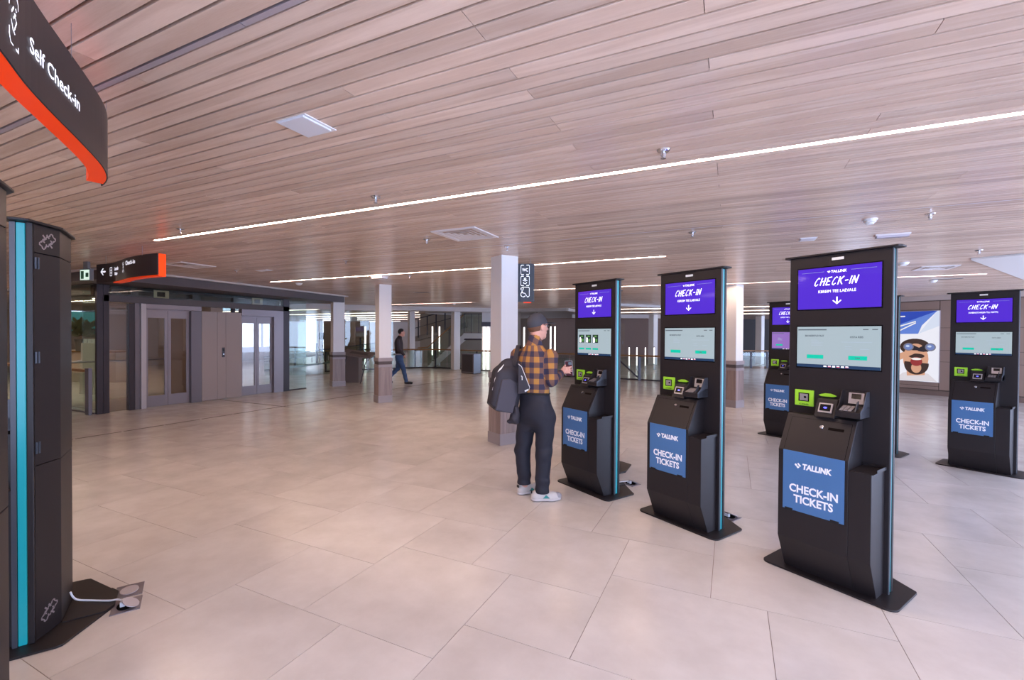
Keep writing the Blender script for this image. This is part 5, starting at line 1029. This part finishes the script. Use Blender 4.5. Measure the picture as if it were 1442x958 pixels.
MB().tube([(-.205, -.158, 1.362), (-.172, -.160, 1.335), (-.092, -.150, 1.135), (-.10, -.152, 1.112)], .0035, 6).build('reflective_piping', mat('reflective_white'), t); MB().box(-.018, .018, -.003, .003, -.007, .007, M=Matrix.Translation((-.122, -.157, 1.105)) @ Matrix.Rotation(math.radians(-25), 4, 'Y')).build('white_tag', mat('reflective_white'), t)
MB().tube([(-.175, -.156, 1.245), (-.165, -.16, 1.235), (-.165, -.16, 1.205)], .005, 6).build('zip_pull', mat('reflective_white'), t)
MB().tube([(-.215, -.12, 1.36), (-.2, -.13, 1.385), (-.18, -.135, 1.37), (-.165, -.14, 1.335)], .006, 6).build('buckle_strap', BPK, t)
s = Sdf((-.36, -.2, .70), (-.12, .1, .98), .006); s.cone((-.215, -.06, .92), (-.235, -.06, .82), .028, .05, .03); s.ell((-.245, -.06, .79), (.062, .035, .028), None, .03); s.wrinkle(lambda X, Y, Z: .005 * np.sin(70 * X + 50 * Z)); s.build('dangling_bag', BPK, t)  # small bag dangling below the backpack
# --- the walking man far back
root = thing('person', 'man in dark jacket and blue jeans walking behind the second white column', 'person', (-9.7356, 11.9992, 0), YAW)
JK = mat('dark_jacket', (52, 40, 44), .7, noise=(90, .1)); JEAN = mat('blue_jeans', (62, 84, 120), .8, noise=(120, .15)); HEM = mat('grey_rib', (150, 142, 144), .8); DSH = mat('dark_shoe', (44, 36, 40), .5)
HF2 = (.97, .24); Hc2 = (-.02, 0, 1.70); LG = {'R': [(-.09, -.06, .92), (.06, -.06, .50), (.16, -.06, .08)], 'L': [(-.10, .08, .92), (-.16, .08, .50), (-.46, .08, .20)]}
A = {'R': [(-.11, -.19, 1.43), (-.06, -.23, 1.15), (.10, -.20, .98)], 'L': [(-.11, .19, 1.43), (-.2, .23, 1.16), (-.12, .2, .94)]}
TT = [(.98, -.09, 0, .165, .115), (1.15, -.10, 0, .17, .12), (1.35, -.11, 0, .195, .125), (1.44, -.11, 0, .17, .105), (1.52, -.10, 0, .09, .075)]
s = Sdf((-.66, -.36, 0), (.46, .36, 1.9), .0095); s.trunk(TT, (0, -1), (1, 0), .03, -.015); P2, R2 = head(s, Hc2, HF2); s.cone((-.03, 0, 1.63), (-.09, 0, 1.46), .055, .065, .03)
for k in 'RL':
    a, b, c = LG[k]; s.cone(a, b, .08, .055, .03); s.cone(b, c, .05, .036, .02); a, b, c = A[k]; s.cone(a, b, .05, .042, .02); s.cone(b, c, .04, .028, .02); c = np.array(c); s.ell(c + (.02, 0, -.04), (.026, .02, .045), None, .012)
    for i in range(4): s.cone(c + (.005 + .014 * i, 0, -.07), c + (.012 + .014 * i, .004, -.105 - .006 * (i in (1, 2))), .0105, .009, .004)
    s.cone(c + (.035, 0, -.03), c + (.055, .012, -.07), .012, .010, .006)
s.cone((.16, -.06, .06), (.30, -.06, .05), .03, .028, .02); s.cone((-.46, .08, .17), (-.36, .08, .07), .03, .028, .02); s.build('body', SKIN, root)
s = Sdf((-.5, -.36, .9), (.3, .36, 1.66), .0095); s.trunk(TT, (0, -1), (1, 0), .035, .008)
for k in 'RL': a, b, c = A[k]; s.cone(a, b, .072, .060, .03); s.cone(b, c, .058, .044, .02)
s.cone((-.09, 0, 1.5), (-.06, 0, 1.575), .08, .068, .02); s.cut((-.06, 0, 1.585), (.2, 0, .98)); s.build('jacket', JK, root); MB().tube([(-.09 + .128 * math.cos(a), .175 * math.sin(a), .98) for a in [2 * PI * i / 24 for i in range(25)]], .022, 6, cap=False).build('ribbed_hem', HEM, root)
s = Sdf((-.62, -.3, .03), (.34, .3, 1.0), .0095); s.trunk([(.78, -.09, 0, .17, .125), (.9, -.09, 0, .172, .13), (.99, -.09, 0, .16, .115)], (0, -1), (1, 0), .04)
for k in 'RL': a, b, c = LG[k]; s.cone(a, b, .10, .074, .04); s.cone(b, c, .072, .062, .02)
s.wrinkle(lambda X, Y, Z: .004 * np.sin(45 * Z + 20 * X)); sl, (X, Y, Z) = s.sub(s.lo, s.lo + s.h * s.n); s.put(sl, .075 - Z, .001, 'i'); s.build('jeans', JEAN, root)
s = Sdf((-.2, -.2, 1.55), (.2, .2, 1.9), .008); s.ell(P2(0, -.014, .02), (.084, .102, .104), R2, .01); s.cut(P2(0, .035, .02), (HF2[0], HF2[1], -.75)); s.cut(P2(0, 0, -.07), (-.3 * HF2[0], 0, -1)); s.build('hair', mat('dark_hair', (50, 40, 38), .6, noise=(160, .3)), root)
for nm, pts in (('shoe', ((.14, -.06, .055), (.33, -.06, .045), .05, .04)), ('shoe', ((-.50, .08, .19), (-.36, .08, .055), .046, .042))):
    s = Sdf((-.62, -.2, 0), (.45, .2, .32), .0095); s.cone(pts[0], pts[1], pts[2], pts[3], .02); s.cut((0, 0, .006), (0, 0, -1)); s.build(nm, DSH, root)
